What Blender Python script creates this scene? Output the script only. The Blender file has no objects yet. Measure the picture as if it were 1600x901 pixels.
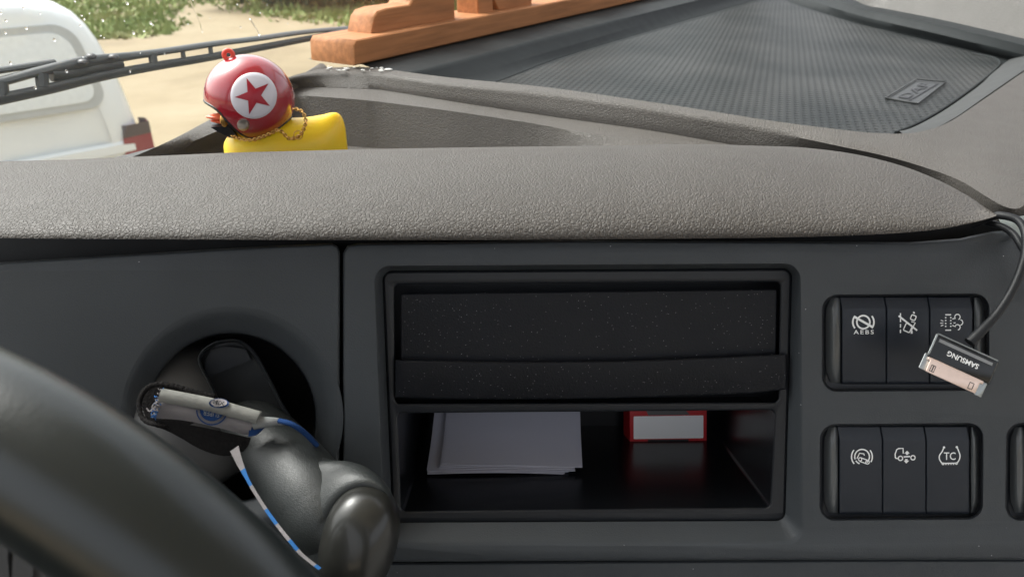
import bpy, bmesh, math, random
from math import radians, sin, cos, tan, pi
from mathutils import Vector, Matrix
from mathutils.geometry import tessellate_polygon

random.seed(7)
S = bpy.context.scene
COL = S.collection

# ------------------------------------------------------------------ camera
CAM = Vector((0, 0, 2.5))
PITCH = radians(27)
LENS = 26.0
FPX = LENS / 36.0 * 1600
cd = bpy.data.cameras.new('camera'); co = bpy.data.objects.new('camera', cd); COL.objects.link(co)
co.location = CAM; co.rotation_euler = (pi / 2 - PITCH, 0, 0)
cd.lens = LENS; cd.sensor_width = 36; cd.clip_start = 0.02; cd.clip_end = 2000
cd.dof.use_dof = True; cd.dof.focus_distance = 0.375; cd.dof.aperture_fstop = 17
S.camera = co
S.view_settings.view_transform = 'Standard'; S.view_settings.look = 'None'
S.view_settings.exposure = 1.5; S.view_settings.gamma = 1
S.cycles.use_denoising = True
S.cycles.max_bounces = 8; S.cycles.transparent_max_bounces = 16
S.cycles.sample_clamp_indirect = 4

# ------------------------------------------------------------------ sky and sun (overcast)
SUN_EL, SUN_AZ = radians(52), radians(-62)      # azimuth from +Y, negative = left
W = bpy.data.worlds.new('World'); S.world = W; W.use_nodes = True
nt = W.node_tree; bg = nt.nodes['Background']
sky = nt.nodes.new('ShaderNodeTexSky'); sky.sky_type = 'NISHITA'; sky.sun_disc = False
sky.sun_elevation = SUN_EL; sky.sun_rotation = SUN_AZ
sky.air_density = 1.0; sky.dust_density = 6.0; sky.ozone_density = 1.0
hsv = nt.nodes.new('ShaderNodeHueSaturation'); hsv.inputs['Saturation'].default_value = 0.25
nt.links.new(sky.outputs[0], hsv.inputs['Color']); nt.links.new(hsv.outputs[0], bg.inputs[0])
bg.inputs[1].default_value = 0.15
sd = bpy.data.lights.new('sun', 'SUN'); sd.energy = 0.75; sd.angle = radians(24); sd.color = (1, 0.985, 0.96)
so = bpy.data.objects.new('sun', sd); COL.objects.link(so)
sdir = Vector((sin(SUN_AZ) * cos(SUN_EL), cos(SUN_AZ) * cos(SUN_EL), sin(SUN_EL)))
so.rotation_euler = sdir.to_track_quat('Z', 'Y').to_euler(); so.location = (0, 0, 8)

# ------------------------------------------------------------------ projection helpers (target photo pixels -> places)
FW = Vector((0, cos(PITCH), -sin(PITCH))); UP = Vector((0, sin(PITCH), cos(PITCH)))
TILT = radians(17)
PN = Vector((0, -cos(TILT), sin(TILT))); PV = Vector((0, sin(TILT), cos(TILT)))
PO = CAM + FW * 0.337
def ray(px, py):
    return FW + Vector((1, 0, 0)) * ((px - 800) / FPX) + UP * ((450.5 - py) / FPX)
def aw(px, py, w=0.0):                     # on the fascia plane pushed out by w metres
    d = ray(px, py); t = ((PO + PN * w) - CAM).dot(PN) / d.dot(PN); return CAM + d * t
def az(px, py, z):                         # at height z above the camera
    d = ray(px, py); return CAM + d * (z / d.z)
def ay(px, py, y):                         # at forward distance y
    d = ray(px, py); return CAM + d * (y / d.y)
def ad(px, py, dep):                       # at depth along the view axis
    return CAM + ray(px, py) * dep
VD = Vector((sin(radians(34)), cos(radians(34)), 0))      # along the windscreen, to the right
VF = Vector((-VD.y, VD.x, 0))                              # vehicle forward
GLF = 0.562                                                # distance of the glass foot along VF
def agl(px, py, off=0.0):                  # on the windscreen plane
    d = ray(px, py); n = (VF + Vector((0, 0, 0.18))).normalized()
    p0 = CAM + VF * (GLF + off) + Vector((0, 0, -0.12)); t = (p0 - CAM).dot(n) / d.dot(n); return CAM + d * t

# ------------------------------------------------------------------ materials
def newmat(name):
    m = bpy.data.materials.new(name); m.use_nodes = True
    return m, m.node_tree, m.node_tree.nodes['Principled BSDF']
def nd(t, typ, **kw):
    n = t.nodes.new(typ)
    for k, v in kw.items():
        if k.startswith('i_'): n.inputs[k[2:].replace('_', ' ')].default_value = v
        else: setattr(n, k, v)
    return n
def mat(name, col, rough=0.5, spec=0.5, metal=0.0, var=0.12, vscale=30, bumps=(), coat=0, trans=0, specks=0, speckcol=(0.55, 0.55, 0.55), sss=0, rvar=0.12, speckscale=900, grain=None):
    """bumps: list of (kind, scale, height_m)"""
    m, t, b = newmat(name)
    tc = nd(t, 'ShaderNodeTexCoord'); L = t.links.new
    n1 = nd(t, 'ShaderNodeTexNoise', i_Scale=vscale, i_Detail=6)
    if grain:
        gm_ = nd(t, 'ShaderNodeMapping'); gm_.vector_type = 'TEXTURE'; gm_.inputs['Rotation'].default_value = (0, 0, grain); gm_.inputs['Scale'].default_value = (16, 1, 1)
        L(tc.outputs['Object'], gm_.inputs['Vector']); L(gm_.outputs[0], n1.inputs['Vector'])
    else: L(tc.outputs['Object'], n1.inputs['Vector'])
    mr = nd(t, 'ShaderNodeMapRange'); mr.inputs['To Min'].default_value = 1 - var; mr.inputs['To Max'].default_value = 1 + var
    L(n1.outputs[0], mr.inputs['Value'])
    mul = nd(t, 'ShaderNodeVectorMath', operation='SCALE'); mul.inputs[0].default_value = col[:3]; L(mr.outputs[0], mul.inputs['Scale'])
    out = mul.outputs[0]
    if specks:
        v = nd(t, 'ShaderNodeTexVoronoi', i_Scale=speckscale); L(tc.outputs['Object'], v.inputs['Vector'])
        wn = nd(t, 'ShaderNodeSeparateColor'); L(v.outputs['Color'], wn.inputs[0])
        g = nd(t, 'ShaderNodeMath', operation='GREATER_THAN'); g.inputs[1].default_value = 1 - specks; L(wn.outputs[0], g.inputs[0])
        ls = nd(t, 'ShaderNodeMath', operation='LESS_THAN'); ls.inputs[1].default_value = 0.28; L(v.outputs['Distance'], ls.inputs[0]); ls.inputs[1].default_value = 0.22
        mm = nd(t, 'ShaderNodeMath', operation='MULTIPLY'); L(g.outputs[0], mm.inputs[0]); L(ls.outputs[0], mm.inputs[1])
        mx = nd(t, 'ShaderNodeMix', data_type='RGBA'); L(mm.outputs[0], mx.inputs[0]); L(out, mx.inputs[6]); mx.inputs[7].default_value = (*speckcol, 1)
        out = mx.outputs[2]
    L(out, b.inputs['Base Color'])
    n2 = nd(t, 'ShaderNodeTexNoise', i_Scale=vscale * 2.3, i_Detail=4); L(tc.outputs['Object'], n2.inputs['Vector'])
    m2 = nd(t, 'ShaderNodeMapRange'); m2.inputs['To Min'].default_value = max(0.02, rough - rvar * rough); m2.inputs['To Max'].default_value = min(1, rough + rvar * rough)
    L(n2.outputs[0], m2.inputs['Value']); L(m2.outputs[0], b.inputs['Roughness'])
    b.inputs['Specular IOR Level'].default_value = spec; b.inputs['Metallic'].default_value = metal
    b.inputs['Coat Weight'].default_value = coat; b.inputs['Coat Roughness'].default_value = 0.06
    b.inputs['Transmission Weight'].default_value = trans
    if sss: b.inputs['Subsurface Weight'].default_value = sss; b.inputs['Subsurface Scale'].default_value = 0.01; b.inputs['Subsurface Radius'].default_value = (1, 0.5, 0.1)
    prev = None
    for kind, sc, hgt in bumps:
        if kind == 'leather':
            nz = nd(t, 'ShaderNodeTexNoise', i_Scale=sc * 0.8, i_Detail=2); L(tc.outputs['Object'], nz.inputs['Vector'])
            sub = nd(t, 'ShaderNodeVectorMath', operation='SUBTRACT'); L(nz.outputs['Color'], sub.inputs[0]); sub.inputs[1].default_value = (0.5, 0.5, 0.5)
            scl = nd(t, 'ShaderNodeVectorMath', operation='SCALE'); scl.inputs['Scale'].default_value = 1.3 / sc; L(sub.outputs[0], scl.inputs[0])
            add = nd(t, 'ShaderNodeVectorMath', operation='ADD'); L(tc.outputs['Object'], add.inputs[0]); L(scl.outputs[0], add.inputs[1])
            tx = nd(t, 'ShaderNodeTexVoronoi', feature='DISTANCE_TO_EDGE', i_Scale=sc); L(add.outputs[0], tx.inputs['Vector'])
            cr = nd(t, 'ShaderNodeMapRange', interpolation_type='SMOOTHSTEP'); cr.inputs['From Max'].default_value = 0.22; L(tx.outputs['Distance'], cr.inputs['Value'])
            h = cr.outputs[0]
        elif kind == 'noise':
            tx = nd(t, 'ShaderNodeTexNoise', i_Scale=sc, i_Detail=3); L(tc.outputs['Object'], tx.inputs['Vector']); h = tx.outputs[0]
        elif kind == 'weave':
            sx = nd(t, 'ShaderNodeTexWave', i_Scale=sc, bands_direction='DIAGONAL'); L(tc.outputs['Object'], sx.inputs['Vector']); h = sx.outputs[1]
        elif kind == 'wood':
            mp = nd(t, 'ShaderNodeMapping'); mp.vector_type = 'TEXTURE'; mp.inputs['Rotation'].default_value = (0, 0, radians(56.5)); mp.inputs['Scale'].default_value = (16, 1, 1)
            L(tc.outputs['Object'], mp.inputs['Vector'])
            tx = nd(t, 'ShaderNodeTexNoise', i_Scale=sc, i_Detail=4); L(mp.outputs[0], tx.inputs['Vector']); h = tx.outputs[0]
        bp = nd(t, 'ShaderNodeBump'); bp.inputs['Strength'].default_value = 1; bp.inputs['Distance'].default_value = hgt
        L(h, bp.inputs['Height'])
        if prev: L(prev, bp.inputs['Normal'])
        prev = bp.outputs[0]
    if prev: L(prev, b.inputs['Normal'])
    return m

M = {}
M['brow'] = mat('brow_leather_grain', (0.077, 0.069, 0.062), 0.56, 0.38, var=0.10, bumps=[('leather', 560, 0.00032), ('noise', 1500, 0.00005)])
M['dash'] = mat('dash_top_grain', (0.085, 0.077, 0.069), 0.6, 0.45, var=0.10, bumps=[('leather', 560, 0.00022)])
M['fascia'] = mat('fascia_plastic', (0.048, 0.054, 0.060), 0.46, 0.35, var=0.22, vscale=14, rvar=0.35, bumps=[('noise', 1500, 0.00012)], specks=0.0012)
M['tray'] = mat('tray_plastic', (0.018, 0.021, 0.022), 0.6, 0.2, bumps=[('noise', 900, 0.00006)])
M['ring'] = mat('slot_frame_plastic', (0.018, 0.020, 0.024), 0.38, 0.32, var=0.08, bumps=[('noise', 1600, 0.00003)])
M['pocket'] = mat('pocket_gloss_plastic', (0.008, 0.009, 0.011), 0.24, 0.4, bumps=[('noise', 300, 0.00002)])
M['drawer'] = mat('dusty_drawer_plastic', (0.009, 0.010, 0.013), 0.42, 0.20, var=0.3, rvar=0.4, bumps=[('noise', 1100, 0.00016)], specks=0.05, speckcol=(0.28, 0.28, 0.29), speckscale=1500)
M['switch'] = mat('switch_plastic', (0.016, 0.020, 0.028), 0.40, 0.34, bumps=[('noise', 1500, 0.00002)])
M['bezel'] = mat('switch_bezel_gloss', (0.070, 0.076, 0.080), 0.30, 0.5, var=0.02)
M['icon'] = mat('symbol_print', (0.85, 0.86, 0.86), 0.6, var=0.05)
M['black'] = mat('black_void_plastic', (0.006, 0.006, 0.007), 0.5, 0.4)
M['dark'] = mat('dark_plastic', (0.018, 0.020, 0.022), 0.4, 0.5, bumps=[('noise', 1200, 0.00005)])
M['dome'] = mat('dome_plastic', (0.12, 0.12, 0.12), 0.5, 0.45, bumps=[('noise', 1300, 0.0001)])
M['wheel'] = mat('wheel_leather', (0.009, 0.012, 0.012), 0.30, 0.55, var=0.2, bumps=[('leather', 700, 0.000012)])
M['grip'] = mat('grip_leather', (0.022, 0.025, 0.025), 0.42, 0.5, bumps=[('leather', 1000, 0.00004)])
M['cap'] = mat('smoky_cap_plastic', (0.016, 0.016, 0.014), 0.36, 0.45, var=0.5, vscale=60, coat=0.25)
M['white_cloth'] = mat('white_ribbon_cloth', (0.29, 0.27, 0.275), 0.85, 0.2, bumps=[('weave', 900, 0.0001), ('noise', 300, 0.0004)])
M['roll_cloth'] = mat('ecru_ribbon_cloth', (0.28, 0.28, 0.26), 0.9, 0.15, bumps=[('weave', 1100, 0.00015), ('noise', 250, 0.0006)])
M['grey_cloth'] = mat('grey_ribbon_cloth', (0.26, 0.27, 0.27), 0.85, 0.2, bumps=[('noise', 700, 0.0003)])
M['blue_cloth'] = mat('blue_ribbon_cloth', (0.012, 0.045, 0.15), 0.8, 0.2, bumps=[('weave', 900, 0.0001)])
M['bright_blue'] = mat('bright_blue_thread', (0.03, 0.14, 0.38), 0.8, 0.2)
M['black_cloth'] = mat('black_cord_cloth', (0.016, 0.015, 0.015), 0.9, 0.1, var=0.5, vscale=700, bumps=[('noise', 1200, 0.0008)])
M['paper'] = mat('paper', (0.42, 0.42, 0.49), 0.8, 0.2, var=0.04)
M['label'] = mat('white_label', (0.92, 0.92, 0.92), 0.5, var=0.01)
M['red_card'] = mat('red_card', (0.50, 0.015, 0.02), 0.4, 0.5)
M['grey_card'] = mat('grey_card', (0.10, 0.10, 0.10), 0.4)
M['helmet'] = mat('helmet_red_paint', (0.34, 0.018, 0.030), 0.16, 0.6, var=0.05, coat=1.0)
M['ring_red'] = mat('coral_plastic', (0.75, 0.09, 0.06), 0.3, 0.5, sss=0.1)
M['star'] = mat('star_red', (0.36, 0.014, 0.030), 0.35, 0.4, var=0.02)
M['badge'] = mat('badge_white', (0.66, 0.64, 0.70), 0.35, var=0.03)
M['duck'] = mat('yellow_vinyl', (0.93, 0.64, 0.025), 0.35, 0.5, var=0.05, sss=0.25)
M['beak'] = mat('orange_vinyl', (0.85, 0.16, 0.07), 0.35, 0.5, sss=0.2)
M['rubber'] = mat('black_rubber', (0.012, 0.012, 0.014), 0.4)
M['silver'] = mat('dull_silver', (0.62, 0.58, 0.54), 0.3, metal=0.9)
M['gold'] = mat('gold_metal', (0.62, 0.36, 0.12), 0.3, metal=1.0)
M['wood'] = mat('varnished_wood', (0.43, 0.185, 0.075), 0.62, 0.3, var=0.55, vscale=190, coat=0.0, grain=radians(56.5), bumps=[('wood', 500, 0.0003)])
M['trim2'] = mat('corner_trim_plastic', (0.22, 0.25, 0.24), 0.45, 0.5, bumps=[('noise', 900, 0.00006)])
M['rim'] = mat('tray_rim_plastic', (0.046, 0.048, 0.047), 0.55, 0.3, bumps=[('noise', 900, 0.00005)])
M['plain_mat'] = mat('plain_mat_rubber', (0.030, 0.032, 0.032), 0.45, 0.5)
M['mat'] = None
M['cable'] = mat('cable_rubber', (0.012, 0.013, 0.015), 0.5, 0.25, bumps=[('noise', 500, 0.00004)])
M['gloss_black'] = mat('glossy_black_plastic', (0.006, 0.007, 0.008), 0.22, 0.4)
M['steel'] = mat('steel_edge', (0.34, 0.36, 0.36), 0.4, metal=1.0)
M['copper'] = mat('pinkish_metal_plate', (0.74, 0.58, 0.50), 0.36, metal=0.6, var=0.12, vscale=300, specks=0.02, speckcol=(0.25, 0.15, 0.12), speckscale=1500)
M['dust'] = mat('white_residue', (0.7, 0.7, 0.68), 0.9)
M['trim'] = mat('pale_pillar_trim', (0.095, 0.090, 0.083), 0.5, 0.4, bumps=[('leather', 400, 0.0002)])
M['liner'] = mat('cab_lining', (0.62, 0.61, 0.59), 0.9, 0.2)
M['seatc'] = mat('cab_floor', (0.10, 0.10, 0.10), 0.9, 0.2)
M['wiper'] = mat('wiper_black', (0.014, 0.018, 0.020), 0.42, 0.4, bumps=[('noise', 400, 0.0001)])
M['carpaint'] = mat('white_car_paint', (0.86, 0.89, 0.88), 0.30, 0.5, var=0.03, vscale=3, coat=0.5)
M['carglass'] = mat('car_glass_sky_glare', (0.78, 0.81, 0.79), 0.15, 0.9, coat=1)  # pale colour stands in for sky glare on the van window
M['seal'] = mat('grey_window_seal', (0.50, 0.52, 0.51), 0.5)
M['tail'] = mat('tail_lamp_red', (0.26, 0.025, 0.045), 0.2, 0.6, coat=1)
M['taildark'] = mat('tail_lamp_dark', (0.10, 0.08, 0.08), 0.2, 0.6)
M['tyre'] = mat('tyre_rubber', (0.03, 0.03, 0.03), 0.8)
M['bark'] = mat('bark', (0.10, 0.075, 0.05), 0.9)

def ramp_mat(name, cols, scale, rough, bump=0, detail=8):
    m, t, b = newmat(name); L = t.links.new
    tc = nd(t, 'ShaderNodeTexCoord'); n = nd(t, 'ShaderNodeTexNoise', i_Scale=scale, i_Detail=detail); n.inputs['Roughness'].default_value = 0.6
    L(tc.outputs['Object'], n.inputs['Vector']); r = nd(t, 'ShaderNodeValToRGB')
    r.color_ramp.elements[0].position = 0.35; r.color_ramp.elements[0].color = (*cols[0], 1)
    r.color_ramp.elements[1].position = 0.68; r.color_ramp.elements[1].color = (*cols[-1], 1)
    if len(cols) == 3: e = r.color_ramp.elements.new(0.5); e.color = (*cols[1], 1)
    L(n.outputs[0], r.inputs[0]); L(r.outputs[0], b.inputs['Base Color']); b.inputs['Roughness'].default_value = rough
    if bump:
        n2 = nd(t, 'ShaderNodeTexNoise', i_Scale=scale * 8, i_Detail=6); L(tc.outputs['Object'], n2.inputs['Vector'])
        bp = nd(t, 'ShaderNodeBump'); bp.inputs['Distance'].default_value = bump; L(n2.outputs[0], bp.inputs['Height']); L(bp.outputs[0], b.inputs['Normal'])
    return m
M['soil'] = ramp_mat('sandy_soil', [(0.20, 0.150, 0.082), (0.265, 0.205, 0.118), (0.31, 0.25, 0.155)], 0.35, 0.85, 0.03)
M['grass'] = ramp_mat('grass_blades', [(0.14, 0.20, 0.05), (0.23, 0.29, 0.09), (0.32, 0.33, 0.14)], 0.5, 0.8)
M['leaf'] = ramp_mat('bush_leaves', [(0.035, 0.055, 0.022), (0.06, 0.085, 0.035), (0.10, 0.12, 0.05)], 1.2, 0.8)

def mat_mat():       # rubber mat with a lattice of dimples
    m, t, b = newmat('dimpled_rubber_mat'); L = t.links.new
    tc = nd(t, 'ShaderNodeTexCoord'); mp = nd(t, 'ShaderNodeMapping'); mp.inputs['Rotation'].default_value = (0, 0, radians(-7)); mp.inputs['Scale'].default_value = (150, 140, 0)
    L(tc.outputs['Object'], mp.inputs['Vector']); sp = nd(t, 'ShaderNodeSeparateXYZ'); L(mp.outputs[0], sp.inputs[0])
    def mth(op, a, bb=None, v=None):
        n = nd(t, 'ShaderNodeMath', operation=op); L(a, n.inputs[0])
        if bb is not None: L(bb, n.inputs[1])
        if v is not None: n.inputs[1].default_value = v
        return n.outputs[0]
    # two offset rows (brick lattice)
    fy = mth('FLOOR', sp.outputs[1]); odd = mth('MULTIPLY', mth('MODULO', fy, v=2.0), v=0.5)
    fx = mth('SUBTRACT', mth('FRACT', mth('ADD', sp.outputs[0], odd)), v=0.5); gy = mth('SUBTRACT', mth('FRACT', sp.outputs[1]), v=0.5)
    d = mth('SQRT', mth('ADD', mth('MULTIPLY', fx, fx), mth('MULTIPLY', gy, gy)))
    mr = nd(t, 'ShaderNodeMapRange', interpolation_type='SMOOTHSTEP'); mr.inputs['From Min'].default_value = 0.16; mr.inputs['From Max'].default_value = 0.36; L(d, mr.inputs['Value'])
    bp = nd(t, 'ShaderNodeBump'); bp.inputs['Distance'].default_value = 0.0013; L(mr.outputs[0], bp.inputs['Height']); L(bp.outputs[0], b.inputs['Normal'])
    n = nd(t, 'ShaderNodeTexNoise', i_Scale=9, i_Detail=6); L(tc.outputs['Object'], n.inputs['Vector'])
    r = nd(t, 'ShaderNodeValToRGB'); r.color_ramp.elements[0].color = (0.014, 0.017, 0.017, 1); r.color_ramp.elements[1].color = (0.045, 0.046, 0.045, 1)
    r.color_ramp.elements[0].position = 0.35; r.color_ramp.elements[1].position = 0.7
    L(n.outputs[0], r.inputs[0]); L(r.outputs[0], b.inputs['Base Color']); b.inputs['Roughness'].default_value = 0.5; b.inputs['Specular IOR Level'].default_value = 0.18
    return m
M['mat'] = mat_mat()

def glass_mat():
    m, t, b = newmat('windscreen_glass'); L = t.links.new; t.nodes.remove(b)
    out = t.nodes['Material Output']; tr = nd(t, 'ShaderNodeBsdfTransparent'); tr.inputs[0].default_value = (0.93, 0.96, 0.94, 1)
    gl = nd(t, 'ShaderNodeBsdfGlossy'); gl.inputs['Roughness'].default_value = 0.03
    df = nd(t, 'ShaderNodeBsdfDiffuse'); df.inputs[0].default_value = (0.8, 0.8, 0.78, 1)
    fr = nd(t, 'ShaderNodeFresnel'); fr.inputs[0].default_value = 1.3
    m1 = nd(t, 'ShaderNodeMixShader'); L(fr.outputs[0], m1.inputs[0]); L(tr.outputs[0], m1.inputs[1]); L(gl.outputs[0], m1.inputs[2])
    m2 = nd(t, 'ShaderNodeMixShader'); m2.inputs[0].default_value = 0.085; L(m1.outputs[0], m2.inputs[1]); L(df.outputs[0], m2.inputs[2])  # white diffuse share paints a haze veil over the view outside
    L(m2.outputs[0], out.inputs[0]); return m
M['glass'] = glass_mat()
M['water'] = mat('rain_water', (1, 1, 1), 0.02, 0.5, trans=1.0, var=0)

# ------------------------------------------------------------------ object helpers
def thing(name, label, cat, loc, group=None, kind=None):
    o = bpy.data.objects.new(name, None); COL.objects.link(o); o.empty_display_size = 0.02
    o.location = loc; o['label'] = label; o['category'] = cat; o['_b'] = tuple(loc)
    if group: o['group'] = group
    if kind: o['kind'] = kind
    return o
def base_of(p):
    return Vector(p['_b']) if p is not None and '_b' in p else Vector((0, 0, 0))
def mk(name, V, F, m, parent=None, smooth=True, angle=38, label=None, mats=None, mi=None, loc=None):
    me = bpy.data.meshes.new(name)
    b = base_of(parent) if parent is not None else (Vector(loc) if loc is not None else Vector((0, 0, 0)))
    me.from_pydata([tuple(Vector(v) - b) for v in V], [], F); me.update()
    for mm in (mats or [m]): me.materials.append(mm)
    if mi: me.polygons.foreach_set('material_index', mi)
    bm = bmesh.new(); bm.from_mesh(me); bmesh.ops.remove_doubles(bm, verts=bm.verts, dist=1e-7)
    bmesh.ops.recalc_face_normals(bm, faces=bm.faces); bm.to_mesh(me); bm.free()
    if smooth:
        me.polygons.foreach_set('use_smooth', [True] * len(me.polygons)); me.set_sharp_from_angle(angle=radians(angle))
    o = bpy.data.objects.new(name, me); COL.objects.link(o)
    if parent is not None:
        o.parent = parent; o['_b'] = tuple(b)
    else:
        o.location = b; o['_b'] = tuple(b)
    if label: o['label'] = label
    return o
def tag(o, label, cat, group=None, kind=None):
    if label: o['label'] = label
    if cat: o['category'] = cat
    if group: o['group'] = group
    if kind: o['kind'] = kind
    return o
class MB:
    def __init__(s): s.V = []; s.F = []; s.I = []
    def add(s, V, F, mi=0):
        k = len(s.V); s.V += [Vector(v) for v in V]; s.F += [tuple(i + k for i in f) for f in F]; s.I += [mi] * len(F); return s
    def build(s, name, m, parent=None, **kw):
        if isinstance(m, (list, tuple)): return mk(name, s.V, s.F, None, parent, mats=list(m), mi=s.I, **kw)
        return mk(name, s.V, s.F, m, parent, **kw)
def grid(rows, closed=False, cap0=False, cap1=False):
    n = len(rows[0]); V = [p for r in rows for p in r]; F = []
    for i in range(len(rows) - 1):
        for j in range(n if closed else n - 1):
            k = (j + 1) % n
            F.append((i * n + j, i * n + k, (i + 1) * n + k, (i + 1) * n + j))
    if cap0: F.append(tuple(range(n)))
    if cap1: F.append(tuple((len(rows) - 1) * n + j for j in range(n)))
    return V, F
def cr(P, n, closed=False):                 # Catmull-Rom resampled evenly
    P = [Vector(p) for p in P]; k = len(P); out = []
    segs = k if closed else k - 1; D = []
    for i in range(segs):
        if closed: a, b, c, d = P[(i - 1) % k], P[i], P[(i + 1) % k], P[(i + 2) % k]
        else: a, b, c, d = P[max(i - 1, 0)], P[i], P[i + 1], P[min(i + 2, k - 1)]
        for s in range(16):
            t = s / 16; D.append(0.5 * ((2 * b) + (c - a) * t + (2 * a - 5 * b + 4 * c - d) * t * t + (3 * b - a - 3 * c + d) * t ** 3))
    D.append(P[0].copy() if closed else P[-1].copy())
    L = [0]
    for i in range(1, len(D)): L.append(L[-1] + (D[i] - D[i - 1]).length)
    T = L[-1]; j = 0; m = n if closed else n - 1
    for q in range(n):
        s = T * q / m
        while j < len(L) - 2 and L[j + 1] < s: j += 1
        u = (s - L[j]) / max(L[j + 1] - L[j], 1e-12); out.append(D[j].lerp(D[j + 1], min(max(u, 0), 1)))
    return out
def crp(P, sub=8):                          # Catmull-Rom with sub samples per span, paired across rows
    P = [Vector(p) for p in P]; k = len(P); D = []
    for i in range(k - 1):
        a, b, c, d = P[max(i - 1, 0)], P[i], P[i + 1], P[min(i + 2, k - 1)]
        for s in range(sub):
            t = s / sub; D.append(0.5 * ((2 * b) + (c - a) * t + (2 * a - 5 * b + 4 * c - d) * t * t + (3 * b - a - 3 * c + d) * t ** 3))
    D.append(P[-1].copy()); return D
def tube(P, R, n=14, caps=True):
    P = [Vector(p) for p in P]; R = R if isinstance(R, (list, tuple)) else [R] * len(P)
    T = [(P[min(i + 1, len(P) - 1)] - P[max(i - 1, 0)]).normalized() for i in range(len(P))]
    u = T[0].orthogonal().normalized(); rows = []
    for i, p in enumerate(P):
        u = (u - T[i] * u.dot(T[i])).normalized(); v = T[i].cross(u)
        rows.append([p + (u * cos(2 * pi * j / n) + v * sin(2 * pi * j / n)) * R[i] for j in range(n)])
    return grid(rows, True, caps, caps)
def interp(tab, x):
    if x <= tab[0][0]: return tab[0][1]
    for (a, b), (c, d) in zip(tab, tab[1:]):
        if x <= c:
            t = (x - a) / (c - a); return b + (d - b) * t
    return tab[-1][1]
def sinterp(tab, x):                        # smooth interpolation
    k = len(tab)
    if x <= tab[0][0]: return tab[0][1]
    for i in range(k - 1):
        if x <= tab[i + 1][0]:
            t = (x - tab[i][0]) / (tab[i + 1][0] - tab[i][0])
            def sl(j):
                a, b = tab[max(j - 1, 0)], tab[min(j + 1, k - 1)]; return (b[1] - a[1]) / (b[0] - a[0])
            h = tab[i + 1][0] - tab[i][0]; p0, p1, m0, m1 = tab[i][1], tab[i + 1][1], sl(i) * h, sl(i + 1) * h
            return (2*t**3 - 3*t*t + 1)*p0 + (t**3 - 2*t*t + t)*m0 + (-2*t**3 + 3*t*t)*p1 + (t**3 - t*t)*m1
    return tab[-1][1]
def rq(c, r, n=8, lin=10):                   # rounded quad in pixels; corners TL,TR,BR,BL
    c = [Vector((x, y)) for x, y in c]; out = []
    r = r if isinstance(r, (list, tuple)) else [r] * 4
    for i in range(4):
        p, a, b = c[i], c[i - 1], c[(i + 1) % 4]
        da = (a - p).normalized(); db = (b - p).normalized(); s = p + da * r[i]; e = p + db * r[i]
        for k in range(n + 1):
            t = k / n; th = t * pi / 2
            out.append(p + da * r[i] * (1 - sin(th)) + db * r[i] * (1 - cos(th)))
        nx = c[(i + 1) % 4]; e2 = nx + (p - nx).normalized() * r[(i + 1) % 4]
        for k in range(1, lin): out.append(e.lerp(e2, k / lin))
    return out
def off(loop, d):                            # offset a closed pixel loop outward (d>0)
    n = len(loop); A = sum(loop[i].x * loop[(i + 1) % n].y - loop[(i + 1) % n].x * loop[i].y for i in range(n)); s = 1 if A > 0 else -1
    out = []
    for i in range(n):
        t = (loop[(i + 1) % n] - loop[i - 1]); t = t.normalized() if t.length > 1e-9 else Vector((1, 0))
        out.append(loop[i] + Vector((t.y, -t.x)) * d * s)
    return out
def lw(loop, w): return [aw(p.x, p.y, w) for p in loop]
def fill(outer, holes=()):                   # triangulate 3-D loops lying in one plane
    loops = [outer] + list(holes); flat = [p for l in loops for p in l]
    tris = tessellate_polygon([[Vector(p) for p in l] for l in loops])
    return flat, [tuple(t) for t in tris if len(set(t)) == 3]
def prism(loop_px, w0, w1, bev=0.0003, bpx=1.0):   # raised plate outlined in pixels on the fascia
    rows = [lw(loop_px, w0), lw(loop_px, w1 - bev), lw(off(loop_px, -bpx), w1)]
    V, F = grid(rows, True); mb = MB().add(V, F); V, F = fill(rows[-1]); mb.add(V, F); return mb
def stroke(pts, wd, mapf, h=0.0001, closed=False):
    P = [Vector(p) for p in pts]; n = len(P); A = []; B = []
    for i in range(n):
        if closed: t = P[(i + 1) % n] - P[i - 1]
        else: t = P[min(i + 1, n - 1)] - P[max(i - 1, 0)]
        t.normalize(); q = Vector((t.y, -t.x)) * wd / 2; A.append(P[i] + q); B.append(P[i] - q)
    rows = [[mapf(p.x, p.y, 0) for p in A], [mapf(p.x, p.y, h) for p in A], [mapf(p.x, p.y, h) for p in B], [mapf(p.x, p.y, 0) for p in B]]
    if closed: rows = [r + [r[0]] for r in rows]
    return grid(rows)
def arc(cx, cy, r, a0, a1, n=20, ry=None):
    ry = ry or r
    return [(cx + r * cos(radians(a0 + (a1 - a0) * i / n)), cy - ry * sin(radians(a0 + (a1 - a0) * i / n))) for i in range(n + 1)]
def blob(pts, mapf, h=0.0001):
    P = [Vector(p) for p in pts]; rows = [[mapf(p.x, p.y, 0) for p in P], [mapf(p.x, p.y, h) for p in P]]
    mb = MB().add(*grid(rows, True)); mb.add(*fill(rows[1])); return mb.V, mb.F
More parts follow.
